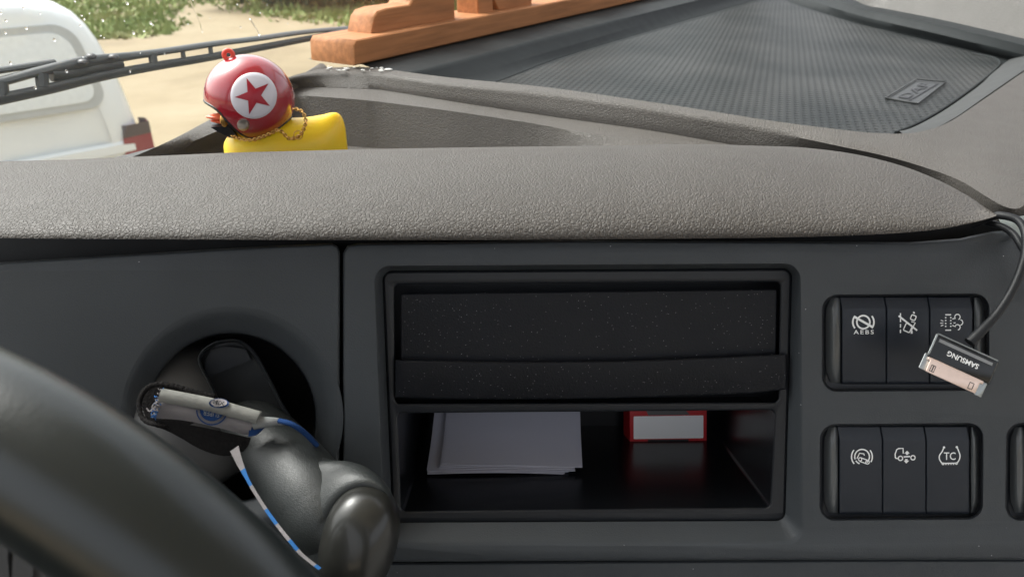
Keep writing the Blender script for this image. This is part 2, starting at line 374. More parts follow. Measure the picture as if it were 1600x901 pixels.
def text_px(s, cx, cy, width, height, ang, mapf, h=0.0001, bold=0.0, gap=1.0):   # ang degrees, counter-clockwise on the picture
    cu = bpy.data.curves.new('t', 'FONT'); cu.body = s; cu.extrude = 0.0; cu.offset = bold; cu.space_character = gap; cu.resolution_u = 3
    cu.align_x = 'CENTER'; cu.align_y = 'CENTER'
    o = bpy.data.objects.new('t', cu); COL.objects.link(o); bpy.context.view_layer.update()
    dg = bpy.context.evaluated_depsgraph_get(); me = o.evaluated_get(dg).to_mesh()
    vs = [v.co.copy() for v in me.vertices]; fs = [tuple(p.vertices) for p in me.polygons]
    o.evaluated_get(dg).to_mesh_clear(); bpy.data.objects.remove(o); bpy.data.curves.remove(cu)
    x0, x1 = min(v.x for v in vs), max(v.x for v in vs); y0, y1 = min(v.y for v in vs), max(v.y for v in vs)
    a = radians(ang); V = []
    for v in vs:
        x = ((v.x - x0) / (x1 - x0) - 0.5) * width; y = ((v.y - y0) / (y1 - y0) - 0.5) * height
        V.append(mapf(cx + x * cos(a) - y * sin(a), cy - x * sin(a) - y * cos(a), h))
    return V, fs
def ellipsoid(c, ax, nu=32, nv=20, pw=1.0):
    c = Vector(c); rows = []
    for i in range(nv + 1):
        th = pi * i / nv - pi / 2
        sp = lambda x: math.copysign(abs(x) ** pw, x); rows.append([c + ax[0] * (sp(cos(th)) * sp(cos(2 * pi * j / nu))) + ax[1] * (sp(cos(th)) * sp(sin(2 * pi * j / nu))) + ax[2] * sp(sin(th)) for j in range(nu)])
    return grid(rows, True)

X = Vector((1, 0, 0))
# ================================================================== DASHBOARD
dash = thing('dashboard', 'grey truck dashboard with padded brow, black slot panel and switches', 'dashboard', PO)

# ---- padded brow
TOPT = [(-160, 266), (0, 262), (100, 258), (250, 251), (400, 244), (500, 240), (600, 237), (800, 233), (1000, 231), (1100, 231), (1200, 236), (1300, 245), (1380, 257), (1450, 276), (1500, 297), (1540, 322), (1557, 335)]
BOTT = [(-160, 371), (0, 372), (300, 374), (600, 375), (900, 374), (1200, 371), (1350, 367), (1450, 360), (1510, 350), (1545, 341), (1557, 337)]
rows = []
NX = 110
for i in range(NX + 1):
    t = i / NX; px = -160 + (1557 + 160) * (1 - (1 - t) ** 1.35)
    yt, yb = sinterp(TOPT, px), sinterp(BOTT, px)
    hpx = max(yb - yt, 0.8)
    B = aw(px, yb, 0.013); k = min(1, hpx / 125) ** 0.8
    T = ay(px, yt + 2 * k + interp([(-160, 23), (400, 19), (1000, 17), (1250, 11), (1450, 3)], px) * k, B.y + 0.060 * k)
    row = []
    c = Vector((0, T.y, B.z)); ry = T.y - B.y; rz = T.z - B.z
    for a in [-140, -110, -80, -55, -35, -20, -10] + list(range(0, 176, 7)):
        th = radians(a); xx = B.x + (T.x - B.x) * min(1, max(0, (1 - cos(th)) if a <= 90 and a > 0 else (1 if a > 90 else 0)))
        z = B.z + rz * sin(th) if a > 0 else B.z + rz * 0.10 * sin(th)
        row.append(Vector((xx, c.y - ry * (cos(th) if a > 0 else 1 - (1 - cos(th)) * 0.55), z)))
    rows.append(row)
mk('padded_brow', *grid(rows), M['brow'], dash, angle=80)

# ---- dash top, ridge between tray and well
def rowz(P, sub=8): return crp([az(x, y, z) for x, y, z in P], sub)
L0 = [(440,124,-.122),(500,108,-.120),(560,105,-.120),(600,108,-.120),(700,121,-.120),(850,136,-.120),(1000,157,-.120),(1100,172,-.120),(1200,188,-.120),(1300,201,-.120),(1370,208,-.121),(1430,207,-.121),(1480,192,-.121),(1530,160,-.121),(1600,112,-.121),(1700,45,-.121)]
L0b=[(438,126,-.122),(499,111,-.120),(560,108,-.120),(600,112,-.120),(700,126,-.120),(850,142,-.120),(1000,164,-.121),(1100,180,-.121),(1200,197,-.121),(1300,212,-.121),(1375,226,-.122),(1440,238,-.122),(1500,250,-.122),(1570,250,-.122),(1650,235,-.122),(1750,200,-.122)]
L1 = [(436,129,-.124),(497,118,-.123),(560,117,-.123),(600,120,-.123),(700,134,-.123),(850,149,-.123),(1000,171,-.124),(1100,187,-.124),(1200,205,-.125),(1300,226,-.125),(1380,243,-.126),(1440,260,-.127),(1500,282,-.128),(1577,325,-.129),(1620,308,-.129),(1720,262,-.129)]
L2 = [(440,136,-.131),(497,136,-.1315),(560,138,-.132),(600,141,-.133),(700,157,-.1338),(850,180,-.1365),(1000,201,-.1367),(1100,218,-.1370),(1200,236,-.1374),(1300,250,-.137),(1380,266,-.138),(1440,287,-.139),(1500,316,-.140),(1572,352,-.141),(1625,334,-.141),(1725,288,-.141)]
ro = [rowz(L0), None, rowz(L1), rowz(L2)]
ro[1] = [p.lerp(q_, .5) + Vector((0, 0, .0006)) for p, q_ in zip(ro[0], ro[2])]
# round the crest
def mid(a, b, t, dz=0): return [p.lerp(q, t) + Vector((0, 0, dz)) for p, q in zip(a, b)]
rows = [[p - Vector((0, 0, .012)) for p in ro[0]], [p + Vector((0, 0.0006, -.0012)) for p in ro[0]], ro[0], mid(ro[0], ro[1], .5), ro[1], mid(ro[1], ro[2], .55, .0007), ro[2], mid(ro[2], ro[3], .12, -0.0004), mid(ro[2], ro[3], .5), ro[3], [p + Vector((0, .003, -.008)) for p in ro[3]]]
mb = MB().add(*grid(rows))
# step below the ridge, and the wall of the well
E2 = L2[:9]
E3 = [(436,147,-.136),(497,151,-.1345),(563,156,-.1348),(600,160,-.1355),(700,173,-.1362),(827,192,-.1388),(903,206,-.1392),(985,217,-.1398),(1080,232,-.1415)]
E4 = None
e2, e3 = rowz(E2), rowz(E3)
e4 = [Vector((p.x + .002, p.y - .012 - .05 * max(0, (i - 44) / 20) , CAM.z - .172 + .028 * max(0, (i - 44) / 20))) for i, p in enumerate(e3)]
rows = [[p + Vector((0, .004, .0006)) for p in e2], [p + Vector((0, 0, -.0003)) for p in e2], mid(e2, e3, .5), mid(e2, e3, .93), e3, mid(e3, e4, .08, -.0004), mid(e3, e4, .5), e4]
mb.add(*grid(rows))
# underside strip at the right end
mb.add(*grid([rowz(L2[13:]), [p + Vector((0, .03, -.03)) for p in rowz(L2[13:])]]))
mb.build('dash_ridge', M['dash'], dash, angle=60)
# ---- well floor and left wing, running down towards the windscreen foot
mb = MB()
N0 = [(500,99,-.1200),(472,116,-.1232),(420,142,-.130),(370,166,-.136),(328,187,-.141),(265,220,-.150),(200,248,-.160),(120,278,-.17),(20,320,-.18)]
N1 = [(512,106,-.1212),(484,119,-.1255),(444,146,-.134),(390,178,-.141),(345,202,-.145),(290,226,-.153),(232,250,-.162),(160,285,-.172),(60,330,-.182)]
n0, n1 = rowz(N0), rowz(N1)
N2 = [(535,112,-.1235),(512,135,-.133),(488,158,-.146),(450,186,-.156),(400,215,-.160),(350,235,-.164),(280,262,-.170),(210,295,-.178),(120,340,-.187)]
n2 = rowz(N2)
mb.add(*grid([[p + VF * .02 - Vector((0, 0, .05)) for p in n0], [p + Vector((0, 0, -.001)) for p in n0], n0, mid(n0, n1, .5, .0015), n1, mid(n1, n2, .1, -.0015), mid(n1, n2, .5), n2, [p + Vector((.006, -.004, -.02)) for p in n2]]))
fl = [az(120, 330, -.1705), az(300, 215, -.1705), az(480, 160, -.1705), az(760, 180, -.1705), az(1090, 225, -.1705), az(1090, 420, -.1705), az(120, 420, -.1705)]
mb.add(*fill(fl))
mb.build('dash_well', M['dash'], dash, angle=60)

# ---- tray: rear wall under the windscreen, right wall, floor
Q1 = [(566,101,-.1195),(620,92,-.119),(760,56,-.119),(1010,-2,-.119),(1180,-42,-.119),(1230,-54,-.119),(1275,-38,-.119),(1340,3,-.119),(1389,15,-.119),(1470,31,-.119),(1600,61,-.119),(1700,88,-.119)]
Q2 = [(615,119,-.123),(680,105,-.123),(860,58,-.123),(1060,8,-.123),(1180,-22,-.122),(1222,-30,-.122),(1262,-18,-.121),(1336,10,-.121),(1386,22,-.121),(1466,39,-.121),(1596,70,-.121),(1700,97,-.121)]
Q3 = [(665,136,-.134),(742,117,-.134),(880,76,-.134),(1080,18,-.134),(1180,-10,-.133),(1215,-18,-.132),(1250,-4,-.131),(1332,22,-.130),(1380,34,-.130),(1460,52,-.130),(1590,84,-.130),(1700,112,-.130)]
Q4 = [(715,146,-.140),(785,124,-.140),(905,80,-.140),(1090,26,-.140),(1180,0,-.140),(1212,-8,-.140),(1245,6,-.140),(1334,34,-.140),(1380,46,-.140),(1456,63,-.140),(1580,94,-.140),(1690,125,-.140)]
q = [rowz(a) for a in (Q1, Q2, Q3, Q4)]
mb = MB().add(*grid([[p + (VF * max(0, min(1, 5.6 - i / 8)) + VD * max(0, min(1, i / 8 - 3.6))) * .07 - Vector((0, 0, .002)) for i, p in enumerate(q[0])], q[0], mid(q[0], q[1], .9), q[1], mid(q[1], q[2], .15, -.001), mid(q[1], q[2], .9), q[2], mid(q[2], q[3], .5, -.0015), q[3], [p - Vector((0, 0, .006)) for p in q[3]]]))
def zat(p, z): return Vector((p.x, p.y, CAM.z + z))
front = [zat(p, -.1405) + Vector((0, .001, 0)) for p in ro[0][8 * 2:]]
fl = [az(1180, -36, -.1405), az(1215, -44, -.1405), az(1250, -26, -.1405), az(1600, 66, -.1405), az(1720, 100, -.1405)] + front[::-1]
mb.add(*fill(fl))
# sloping wall at the tray's near right side, rising to the ridge edge
R0 = [(1398,210,-.139),(1437,194,-.139),(1482,168,-.139),(1532,132,-.139),(1560,106,-.139),(1640,48,-.139)]
R1 = [(1410,209,-.1222),(1450,204,-.1222),(1492,184,-.1224),(1540,151,-.1226),(1600,110,-.1226),(1700,43,-.1226)]
r0, r1 = rowz(R0), rowz(R1)
mb.build('tray', M['tray'], dash, angle=50)
MB().add(*grid([r0, mid(r0, r1, .2, .001), mid(r0, r1, .5, .0018), mid(r0, r1, .9, .0007), r1])).build('tray_rim', M['rim'], dash, angle=60)

# ---- side (left) fascia with the lever surround
LC = Vector((362, 652))
outl = [Vector(p) for p in [(-160, 424), (0, 414), (130, 406), (300, 396), (400, 390), (500, 385.5), (518, 384.5), (525, 388), (527, 396), (527, 500), (526, 640), (526, 760), (528, 870), (530, 985), (-160, 985)]]
def dens(P, step=25):
    o = []
    for i, p in enumerate(P):
        qn = P[(i + 1) % len(P)]; n = max(1, int((qn - p).length / step))
        o += [p.lerp(qn, k / n) for k in range(n)]
    return o
outl = dens(outl)
circ = lambda r, c=LC, n=72, sy=1.0: [Vector((c.x + r * cos(2 * pi * i / n), c.y + r * sy * sin(2 * pi * i / n))) for i in range(n)]
mb = MB()
mb.add(*fill(lw(outl, 0), [lw(circ(174), 0)]))
mb.add(*grid([lw(outl, 0), lw(off(outl, 2), -.0004), lw(off(outl, 3.6), -.0014), lw(off(outl, 4.5), -.004), lw(off(outl, 4.5), -.03)], True))
side = mb.build('side_panel', M['fascia'], dash)
mb = MB()
mb.add(*grid([lw(circ(174.5), -0.0000), lw(circ(168), -.0002), lw(circ(162), -.0008), lw(circ(154), -.0024), lw(circ(146), -.0044), lw(circ(139), -.0060), lw(circ(135), -.0068), lw(circ(132.5), -.0078), lw(circ(131.5), -.011), lw(circ(129), -.05)], True))
mb.build('lever_surround', M['fascia'], dash, angle=50)
mb = MB(); mb.add(*fill(lw(circ(140), -.048))); mb.build('surround_back', M['black'], dash)

# ---- centre fascia with four openings
A = rq([(584, 415), (1251, 411), (1257, 851), (600, 854)], [26, 26, 26, 20])
BK = [[(1284, 460), (1546, 458), (1546, 610), (1284, 612)], [(1281, 662), (1537, 660), (1536, 811), (1280, 813)], [(1572, 660), (1828, 658), (1828, 811), (1570, 813)]]
banks = [rq(c, 24, lin=6) for c in BK]
outl = [Vector(p) for p in [(541, 396), (546, 388), (560, 386), (900, 381), (1250, 383), (1420, 384), (1500, 378), (1550, 367), (1566, 366), (1580, 374), (1598, 398), (1625, 450), (1660, 560), (1690, 658), (1850, 656), (1850, 868), (1400, 868), (900, 870), (541, 872)]]
outl = dens(outl)
mb = MB()
mb.add(*fill(lw(outl, 0), [lw(A, 0)] + [lw(b, 0) for b in banks]))
mb.add(*grid([lw(outl, 0), lw(off(outl, 2.5), -.0004), lw(off(outl, 4.5), -.0016), lw(off(outl, 5.5), -.004), lw(off(outl, 5.5), -.035)], True))
B = rq([(597, 423), (1238, 419), (1227, 813), (613, 816)], [16, 16, 14, 14])
A2 = [a.lerp(b, .10) for a, b in zip(A, B)]; A3 = [a.lerp(b, .25) for a, b in zip(A, B)]
mb.add(*grid([lw(A, 0), lw(A2, -.0004), lw(A3, -.0016), lw(B, -.0085), lw(B, -.012)], True))
mb.build('centre_panel', M['fascia'], dash)
# slot frame
mb = MB()
C0 = rq([(598, 424), (1237, 420), (1226, 812), (614, 815)], [14, 14, 12, 12])
C1 = off(C0, -3)
UP_ = rq([(616, 444), (1219, 440), (1216, 628), (617, 630)], 8)
LO_ = rq([(621, 645), (1211, 640), (1203, 792), (627, 798)], 8)
mb.add(*grid([lw(C0, -.0095), lw(C1, -.0083)], True))
mb.add(*fill(lw(C1, -.0083), [lw(off(UP_, 3), -.0083), lw(off(LO_, 3), -.0083)]))
mb.add(*grid([lw(off(UP_, 3), -.0083), lw(off(UP_, 1), -.0087), lw(UP_, -.0095), lw(UP_, -.03)], True)); mb.add(*fill(lw(UP_, -.03)))
mb.add(*grid([lw(off(LO_, 3), -.0083), lw(off(LO_, 1), -.0087), lw(LO_, -.0098)], True))
fr = mb.build('slot_frame', M['ring'], dash)
# lower pocket box, receding
PDEP = .115
LOb = rq([(621, 645), (1211, 640), (1203, 792), (627, 798)], 8)
p0 = lw(LOb, -.0098); p1 = [p - PN * PDEP for p in p0]
mb = MB().add(*grid([p0, [a.lerp(b, .02) for a, b in zip(p0, p1)], [a.lerp(b, .5) for a, b in zip(p0, p1)], p1], True)); mb.add(*fill(p1))
mb.build('storage_pocket', M['pocket'], dash, angle=30)
# drawer face and pull lip
dr = rq([(626, 459), (1214, 452), (1212, 575), (626, 575)], 3, n=3)
mb = prism(dr, -.02, -.0100, .0004, 1.5); mb.build('drawer_front', M['drawer'], dash, angle=30)
lt = [(618, 562), (700, 564), (800, 565.5), (900, 565), (1000, 563), (1100, 559), (1180, 555.5), (1229, 553)]
lb = [(618, 620), (700, 622), (800, 622.5), (900, 622), (1000, 620), (1100, 616.5), (1180, 613), (1229, 607)]
lt = crp([Vector(p) for p in lt], 4); lb = crp([Vector(p) for p in lb], 4)
loop = [Vector(p) for p in lt] + [Vector(p) for p in lb[::-1]]
mb = MB(); rr = [lw(off(loop, .5), -.014), lw(off(loop, .5), -.0058), lw(off(loop, -.5), -.0050), lw(off(loop, -2.2), -.0047)]
mb.add(*grid(rr, True)); top = rr[-1]; n = len(lt); V = top; F = [(i, i + 1, 2 * n - 2 - i, 2 * n - 1 - i) for i in range(n - 1)]
mb.add(V, F); mb.build('drawer_pull', M['drawer'], dash, angle=30)

# ---- lower panel under the fascia
lo = dens([Vector(p) for p in [(430, 884), (900, 880), (1400, 877), (1850, 877), (1850, 1180), (430, 1180)]], 60)
mb = MB(); mb.add(*fill(lw(lo, -.010))); mb.add(*grid([lw(lo, -.010), lw(off(lo, 3), -.011), lw(off(lo, 4), -.014), lw(off(lo, 4), -.05)], True))
mb.build('lower_panel', M['fascia'], dash)
bk = dens([Vector(p) for p in [(-260, 345), (1545, 345), (1600, 345), (1900, 500), (1900, 1150), (-260, 1150)]], 200)
holes = [off(circ(139), 2), off(C0, -2)] + [off(b, 0) for b in banks[:0]]
mb = MB(); mb.add(*fill(lw(bk, -.0345), [lw(h, -.0345) for h in holes])); mb.build('backing_plate', M['black'], dash)
# pale-teal trim seen past the right corner
tr = [aw(1540, 330, -.02), aw(1720, 255, -.04), aw(1800, 640, -.03), aw(1590, 640, -.02)]
mb = MB().add(*grid([[aw(1560, 342, -.024), aw(1620, 334, -.034), aw(1900, 300, -.07)], [aw(1566, 352, -.018), aw(1640, 360, -.03), aw(1900, 330, -.06)], [aw(1575, 480, -.014), aw(1680, 500, -.022), aw(1900, 480, -.05)], [aw(1640, 660, -.014), aw(1700, 660, -.02), aw(1900, 660, -.04)]]))
mb.build('corner_trim', M['trim2'], dash, angle=80)

# ---- switch banks
SWX = [[(1315, 1385, 1452.5, 1520)], [(1311, 1379, 1447, 1515)], [(1602, 1670, 1738, 1806)]]
def bankgeo(i, c, top, bot, xs):
    lp = rq(c, 24, lin=6); inn = off(lp, -7)
    mb = MB().add(*grid([lw(lp, 0.0), lw(off(lp, -1.5), -.0006), lw(off(lp, -3), -.0020), lw(off(lp, -4), -.0055), lw(inn, -.0058)], True))
    mb.add(*fill(lw(inn, -.0058)))
    mb.build('switch_recess', M['ring'], dash, angle=50)
    for sgn, xa, xb in ((-1, c[0][0] + 6, xs[0] - 2), (1, xs[3] + 2, c[1][0] - 7)):
        w = xb - xa; rw = []
        for k in range(9):
            t = k / 8; y = top + 3 + (bot - top - 6) * t; e = abs(2 * t - 1) ** 6
            row = []
            for s in range(9):
                u = s / 8; h = sin(pi * u) ** .6
                peak = -.0012 - .003 * e
                xx = xa + w * u; tt = (u if sgn < 0 else 1 - u)
                hh = -.0052 + (peak + .0052) * (min(1, tt * 2.2) if tt < .7 else 1 - (tt - .7) * 1.2)
                row.append(aw(xx + (8 * e * (1 - u) if sgn < 0 else -8 * e * u), y, hh))
            rw.append(row)
        mb = MB().add(*grid(rw)); mb.build('switch_bezel', M['bezel'], dash, angle=50)
SW_W = -.0016
def make_switch(xa, xb, top, bot, bev, lean=4):
    g = 0.35; rows = []
    prof = [(top + 1, -.0056), (top + 1.5, -.0040), (top + 3, -.0034), (bev - 1.5, -.0018), (bev + 2, SW_W), ((bev + bot) / 2, SW_W - .0004), (bot - 6, SW_W + .0001), (bot - 2, -.0022), (bot - .5, -.0036), (bot, -.0056)]
    for y, w in prof:
        sh = -lean * max(0, (bev - y)) / max(1, (bev - top))
        a, b = xa + g + sh, xb - g + sh
        rows.append([aw(a, y, min(w, -.0045) - .001), aw(a, y, w - .0005), aw(a + 1.2, y, w), aw((a + b) / 2, y, w), aw(b - 1.2, y, w), aw(b, y, w - .0005), aw(b, y, min(w, -.0045) - .001)])
    return MB().add(*grid(rows)).build('rocker_switch', M['switch'], dash, angle=35)
sm = lambda x, y, h: aw(x, y, SW_W + .00005 + h)
BY = [(462, 600, 482), (664, 803, 687), (664, 803, 687)]
for i, c in enumerate(BK):
    bankgeo(i, c, BY[i][0], BY[i][1], SWX[i][0])
SWs = {}
for i in range(3):
    for k in range(3):
        xs = SWX[i][0]
        if i == 2 and k > 0: continue
        SWs[i, k] = make_switch(xs[k], xs[k + 1], *BY[i])
def sym(pieces, parent, lab):
    mb = MB()
    for p in pieces: mb.add(*p)
    o = mb.build('symbol', M['icon'], parent, smooth=False); o['label'] = lab
# AEBS off
sym([stroke(arc(1349, 503, 10.2, 0, 360, 30), 2.7, sm),
     stroke(arc(1350, 503, 15.5, -38, 38, 10), 2.6, sm), stroke(arc(1348, 503, 15.5, 142, 218, 10), 2.6, sm),
     stroke([(1334, 494), (1364, 511)], 3.6, lambda x, y, h: sm(x, y, h + .0001)), text_px('AEBS', 1349.5, 518.5, 31.5, 6.6, 0, sm, bold=.012, gap=1.35)], SWs[0, 0], 'white crossed circle symbol over AEBS')
# lane assist off
def rr(cx, cy, w, h, a, r=1.5):
    lp = rq([(-w/2, -h/2), (w/2, -h/2), (w/2, h/2), (-w/2, h/2)], r, n=3, lin=2); ca, sa = cos(radians(a)), sin(radians(a))
    return [(cx + p.x * ca + p.y * sa, cy - p.x * sa + p.y * ca) for p in lp]
sym([stroke([(1407, 489 + 8.5 * k), (1407, 494.5 + 8.5 * k)], 1.9, sm) for k in range(4)] +
    [stroke(rr(1427, 496, 7.5, 7.5, -22), 1.8, sm, closed=True), stroke(rr(1418.5, 512, 10.5, 12, -24), 1.8, sm, closed=True), stroke([(1424, 502), (1430, 504), (1424, 516)], 1.8, sm),
     stroke([(1404, 493), (1433, 516)], 2.8, lambda x, y, h: sm(x, y, h + .0001)), stroke([(1427, 487), (1429, 489.5)], 2.4, sm), stroke([(1424.5, 516), (1424.5, 521)], 3, sm)], SWs[0, 1], 'white crossed lane departure symbol')
# filter / smoke
sym([stroke([(1477, 491.5), (1486, 491.5)], 2, sm), stroke([(1477, 515.5), (1486, 515.5)], 2, sm)] +
    [stroke([(xx, yy), (xx + 2.2, yy)], 2, sm) for xx in (1476.5, 1484.5) for yy in (496, 500.5, 505, 509.5)] +
    [stroke([(1470, 500), (1474, 501.5)], 1.4, sm), stroke([(1469, 504.5), (1474, 504.5)], 1.4, sm), stroke([(1470, 509), (1474, 507.5)], 1.4, sm),
     stroke([(1488, 498), (1493, 497)] + arc(1496, 495, 4.2, 190, -70, 12), 1.6, sm), stroke([(1490, 504.5), (1493, 504)], 1.6, sm), stroke(arc(1500, 503.5, 4.3, 80, -80, 10), 1.6, sm),
     stroke([(1488, 508), (1493, 510)] + arc(1496, 511, 4.2, 130, -80, 12), 1.6, sm)], SWs[0, 2], 'white particle filter symbol with smoke puffs')
# hill hold
sym([stroke(arc(1347, 713, 11.5, -50, 200, 26), 2, sm), stroke(arc(1346.5, 713, 16.5, -30, 38, 12), 2, sm), stroke(arc(1347, 713, 16.5, 140, 222, 12), 2, sm),
     stroke([(1339, 716), (1343, 707.5), (1350, 708.5), (1350.5, 711)], 1.6, sm), stroke(arc(1344, 717, 2.6, 0, 360, 14), 1.5, sm), stroke(arc(1355.5, 721.5, 2.8, 0, 360, 14), 1.5, sm),
     stroke([(1345, 714.5), (1356.5, 718.8)], 1.6, sm), stroke([(1343, 720), (1354, 724)], 1.6, sm), stroke(arc(1347, 713, 11.5, 212, 250, 6), 2, sm)], SWs[1, 0], 'white hill holding brake symbol with small truck')
# suspension
ct = [(1399, 715), (1398.6, 709), (1401, 702), (1404, 700.2), (1411, 699.8), (1411.3, 708)]
sym([stroke(ct, 1.8, sm), stroke([(1399, 715), (1403, 716)], 1.8, sm), stroke(arc(1407, 715.5, 3.4, 0, 360, 16), 1.8, sm), stroke(arc(1426.5, 714.5, 3.4, 0, 360, 16), 1.8, sm), stroke([(1412, 713.2), (1422, 712.6)], 2.2, sm),
     blob([(1417.3, 703.5), (1421.5, 708), (1419, 708), (1419, 710), (1415.5, 710), (1415.5, 708), (1413, 708)], sm), blob([(1416, 723.5), (1412, 719), (1414.3, 719), (1414.3, 716.5), (1418, 716.5), (1418, 719), (1420.5, 719)], sm)], SWs[1, 1], 'white truck suspension height symbol')
# TC
sym([stroke(crp([Vector(p) for p in [(1474.5, 699), (1472, 705), (1468, 711), (1468, 717), (1471, 722), (1473, 725)]], 5), 1.9, sm), stroke(crp([Vector(p) for p in [(1495.5, 698.5), (1498, 704.5), (1500, 711), (1499, 717), (1496, 722), (1493.5, 725)]], 5), 1.9, sm),
     stroke([(1472, 723.4), (1495, 723)], 2, sm), text_px('TC', 1484, 712, 18.5, 12, 0, sm, bold=.01), blob(arc(1475, 698.5, 1.9, 0, 350, 12), sm), blob(arc(1495, 698, 1.9, 0, 350, 12), sm), blob(arc(1473.5, 724, 2.2, 0, 350, 12), sm), blob(arc(1494.5, 723.5, 2.2, 0, 350, 12), sm)] +
    [stroke([(1478 + 4 * k, 723.5), (1478 + 4 * k, 725.8)], 1.4, sm) for k in range(4)], SWs[1, 2], 'white tyre outline symbol reading TC')

# ---- gear lever seat: dome and slot bucket (part of the steering column side)
lever = thing('gear_lever', 'stubby black leather gear lever with a smoky grey knob end', 'gear lever', aw(362, 652, -.04))
dc = aw(300, 645, -.0375)
mb = MB().add(*ellipsoid(dc, [X * .0385, PV * .0400, PN * .038], 48, 32))
mb.build('dome', M['dome'], lever, angle=80)
sl = [(311, 566), (316, 549), (332, 537), (350, 532), (370, 531.5), (386, 539), (401, 556), (420, 590), (438, 626), (456, 664), (430, 700), (385, 690), (352, 650), (330, 605)]
sl = cr([Vector((x, y, 0)) for x, y in sl], 64, True); sl = [Vector((p.x, p.y)) for p in sl]
mb = MB().add(*grid([lw(off(sl, 2), -.03), lw(off(sl, 1.4), .0005), lw(sl, .0015), lw(off(sl, -1.5), .001), lw(off(sl, -3.5), -.004), lw(off(sl, -4), -.0062)], True))
mb.add(*fill(lw(off(sl, -3.9), -.006))); mb.build('slot_shroud', M['dark'], lever, angle=50)
lg = [Vector(p) for p in [(322, 590), (392, 562), (384, 545), (352, 541), (330, 547), (320, 565)]]
mb = MB().add(*grid([lw(lg, -.007), lw(lg, -.0030)], True)); mb.add(*fill(lw(lg, -.0030))); mb.build('slot_ledge', M['ring'], lever, angle=20)

# ---- gear lever grip, collar, cap
gp = [(384, 652, .366, 40), (402, 674, .354, 50), (427, 703, .344, 55), (457, 737, .334, 59), (483, 771, .326, 63), (499, 793, .3225, 65), (509, 808, .3200, 64), (526, 824, .3175, 60), (543, 834, .3150, 52)]
P = crp([ad(x, y, d) for x, y, d, r in gp], 6); R = [p[0] for p in crp([Vector((r * d / FPX, 0, 0)) for x, y, d, r in gp], 6)]
mk('leather_grip', *tube(P, R, 48), M['grip'], lever, angle=80)
rt = radians(14)
ex = X * cos(rt) - UP * sin(rt); ey = UP * cos(rt) + X * sin(rt); axn = (ad(590, 850, .29) - ad(500, 790, .33)).normalized()
s_ = .312 / FPX
# collar: band lofted from ellipses
def ell(c, a, b, n=56, tx=ex, ty=ey): return [c + tx * (a * cos(2 * pi * i / n)) + ty * (b * sin(2 * pi * i / n)) for i in range(n)]
cc = [(494, 770, .3240, 56, 57), (504, 783, .3212, 60, 64), (514, 796, .3190, 65, 78), (525, 811, .3170, 71, 93), (535, 822, .315, 75, 101), (543, 830, .3120, 76, 103), (549, 835, .3080, 73, 100), (555, 839, .3050, 67, 94), (559, 841, .3035, 61, 88), (560, 842, .3045, 54, 80)]
mb = MB().add(*grid([ell(ad(x, y, d), a * d / FPX, b * d / FPX) for x, y, d, a, b in cc], True, True, False)); mb.build('knob_collar', M['grip'], lever, angle=80)
mb = MB().add(*ellipsoid(ad(562, 844, .3045), [ex * (59 * .303 / FPX), ey * (86 * .303 / FPX), FW * .0155], 64, 40, .86)); mb.build('knob_cap', M['cap'], lever, angle=80)

# ================================================================== LANYARD
lan = thing('lanyard', 'rolled white and blue ribbon lanyard slung over the gear lever', 'lanyard', ad(320, 640, .33))
def lan_d(px): return .318 + (px - 240) / 200 * .006
mb = MB()
# lower flat band (slightly bowed)
rows = []
for k in range(9):
    t = k / 8
    rows.append(crp([ad(a + (c - a) * t, b + (d - b) * t, lan_d(a) + .001 - .0035 * sin(pi * t) + .001 * t) for (a, b), (c, d) in [((252, 617), (240, 653)), ((290, 626), (283, 656)), ((330, 636), (325, 664)), ((370, 646), (365, 674)), ((398, 652), (389, 680))]], 5))
mb.add(*grid(rows)); back = [[p + FW * .001 for p in r] for r in rows]; mb.add(*grid(back))
mb.build('ribbon_band', M['white_cloth'], lan, angle=80)
P = crp([ad(x, y, lan_d(x) - .003) for x, y in [(252, 617), (290, 624), (330, 632), (370, 643), (399, 651), (405, 653)]], 8)
R = [(10.5 if i < len(P) - 5 else 10.5 - (i - len(P) + 5) * 1.0) * .32 / FPX for i in range(len(P))]
mk('ribbon_roll', *tube(P, R, 24), M['roll_cloth'], lan, angle=70)
bl = [ad(x, y, lan_d(x) - .0008) for x, y in [(391, 650), (410, 656), (412, 668), (399, 680), (388, 682)]]
mb = MB().add(*grid([bl, [p + FW * .004 for p in bl]], True)); mb.add(*fill(bl)); mb.build('blue_fold', M['blue_cloth'], lan, smooth=False)
P = crp([ad(x, y, d) for x, y, d in [(398, 660, .322), (415, 659, .322), (432, 658, .323), (446, 660, .326)]], 6)
mk('ribbon_twist', *tube(P, [(11 - 7.5 * i / (len(P) - 1)) * .32 / FPX for i in range(len(P))], 18), M['grey_cloth'], lan, angle=70)
P = crp([ad(x, y, d) for x, y, d in [(436, 657, .320), (455, 662, .318), (475, 675, .321), (495, 695, .330)]], 6)
mk('blue_strand', *tube(P, [4.2 * .32 / FPX] * len(P), 10), M['blue_cloth'], lan)
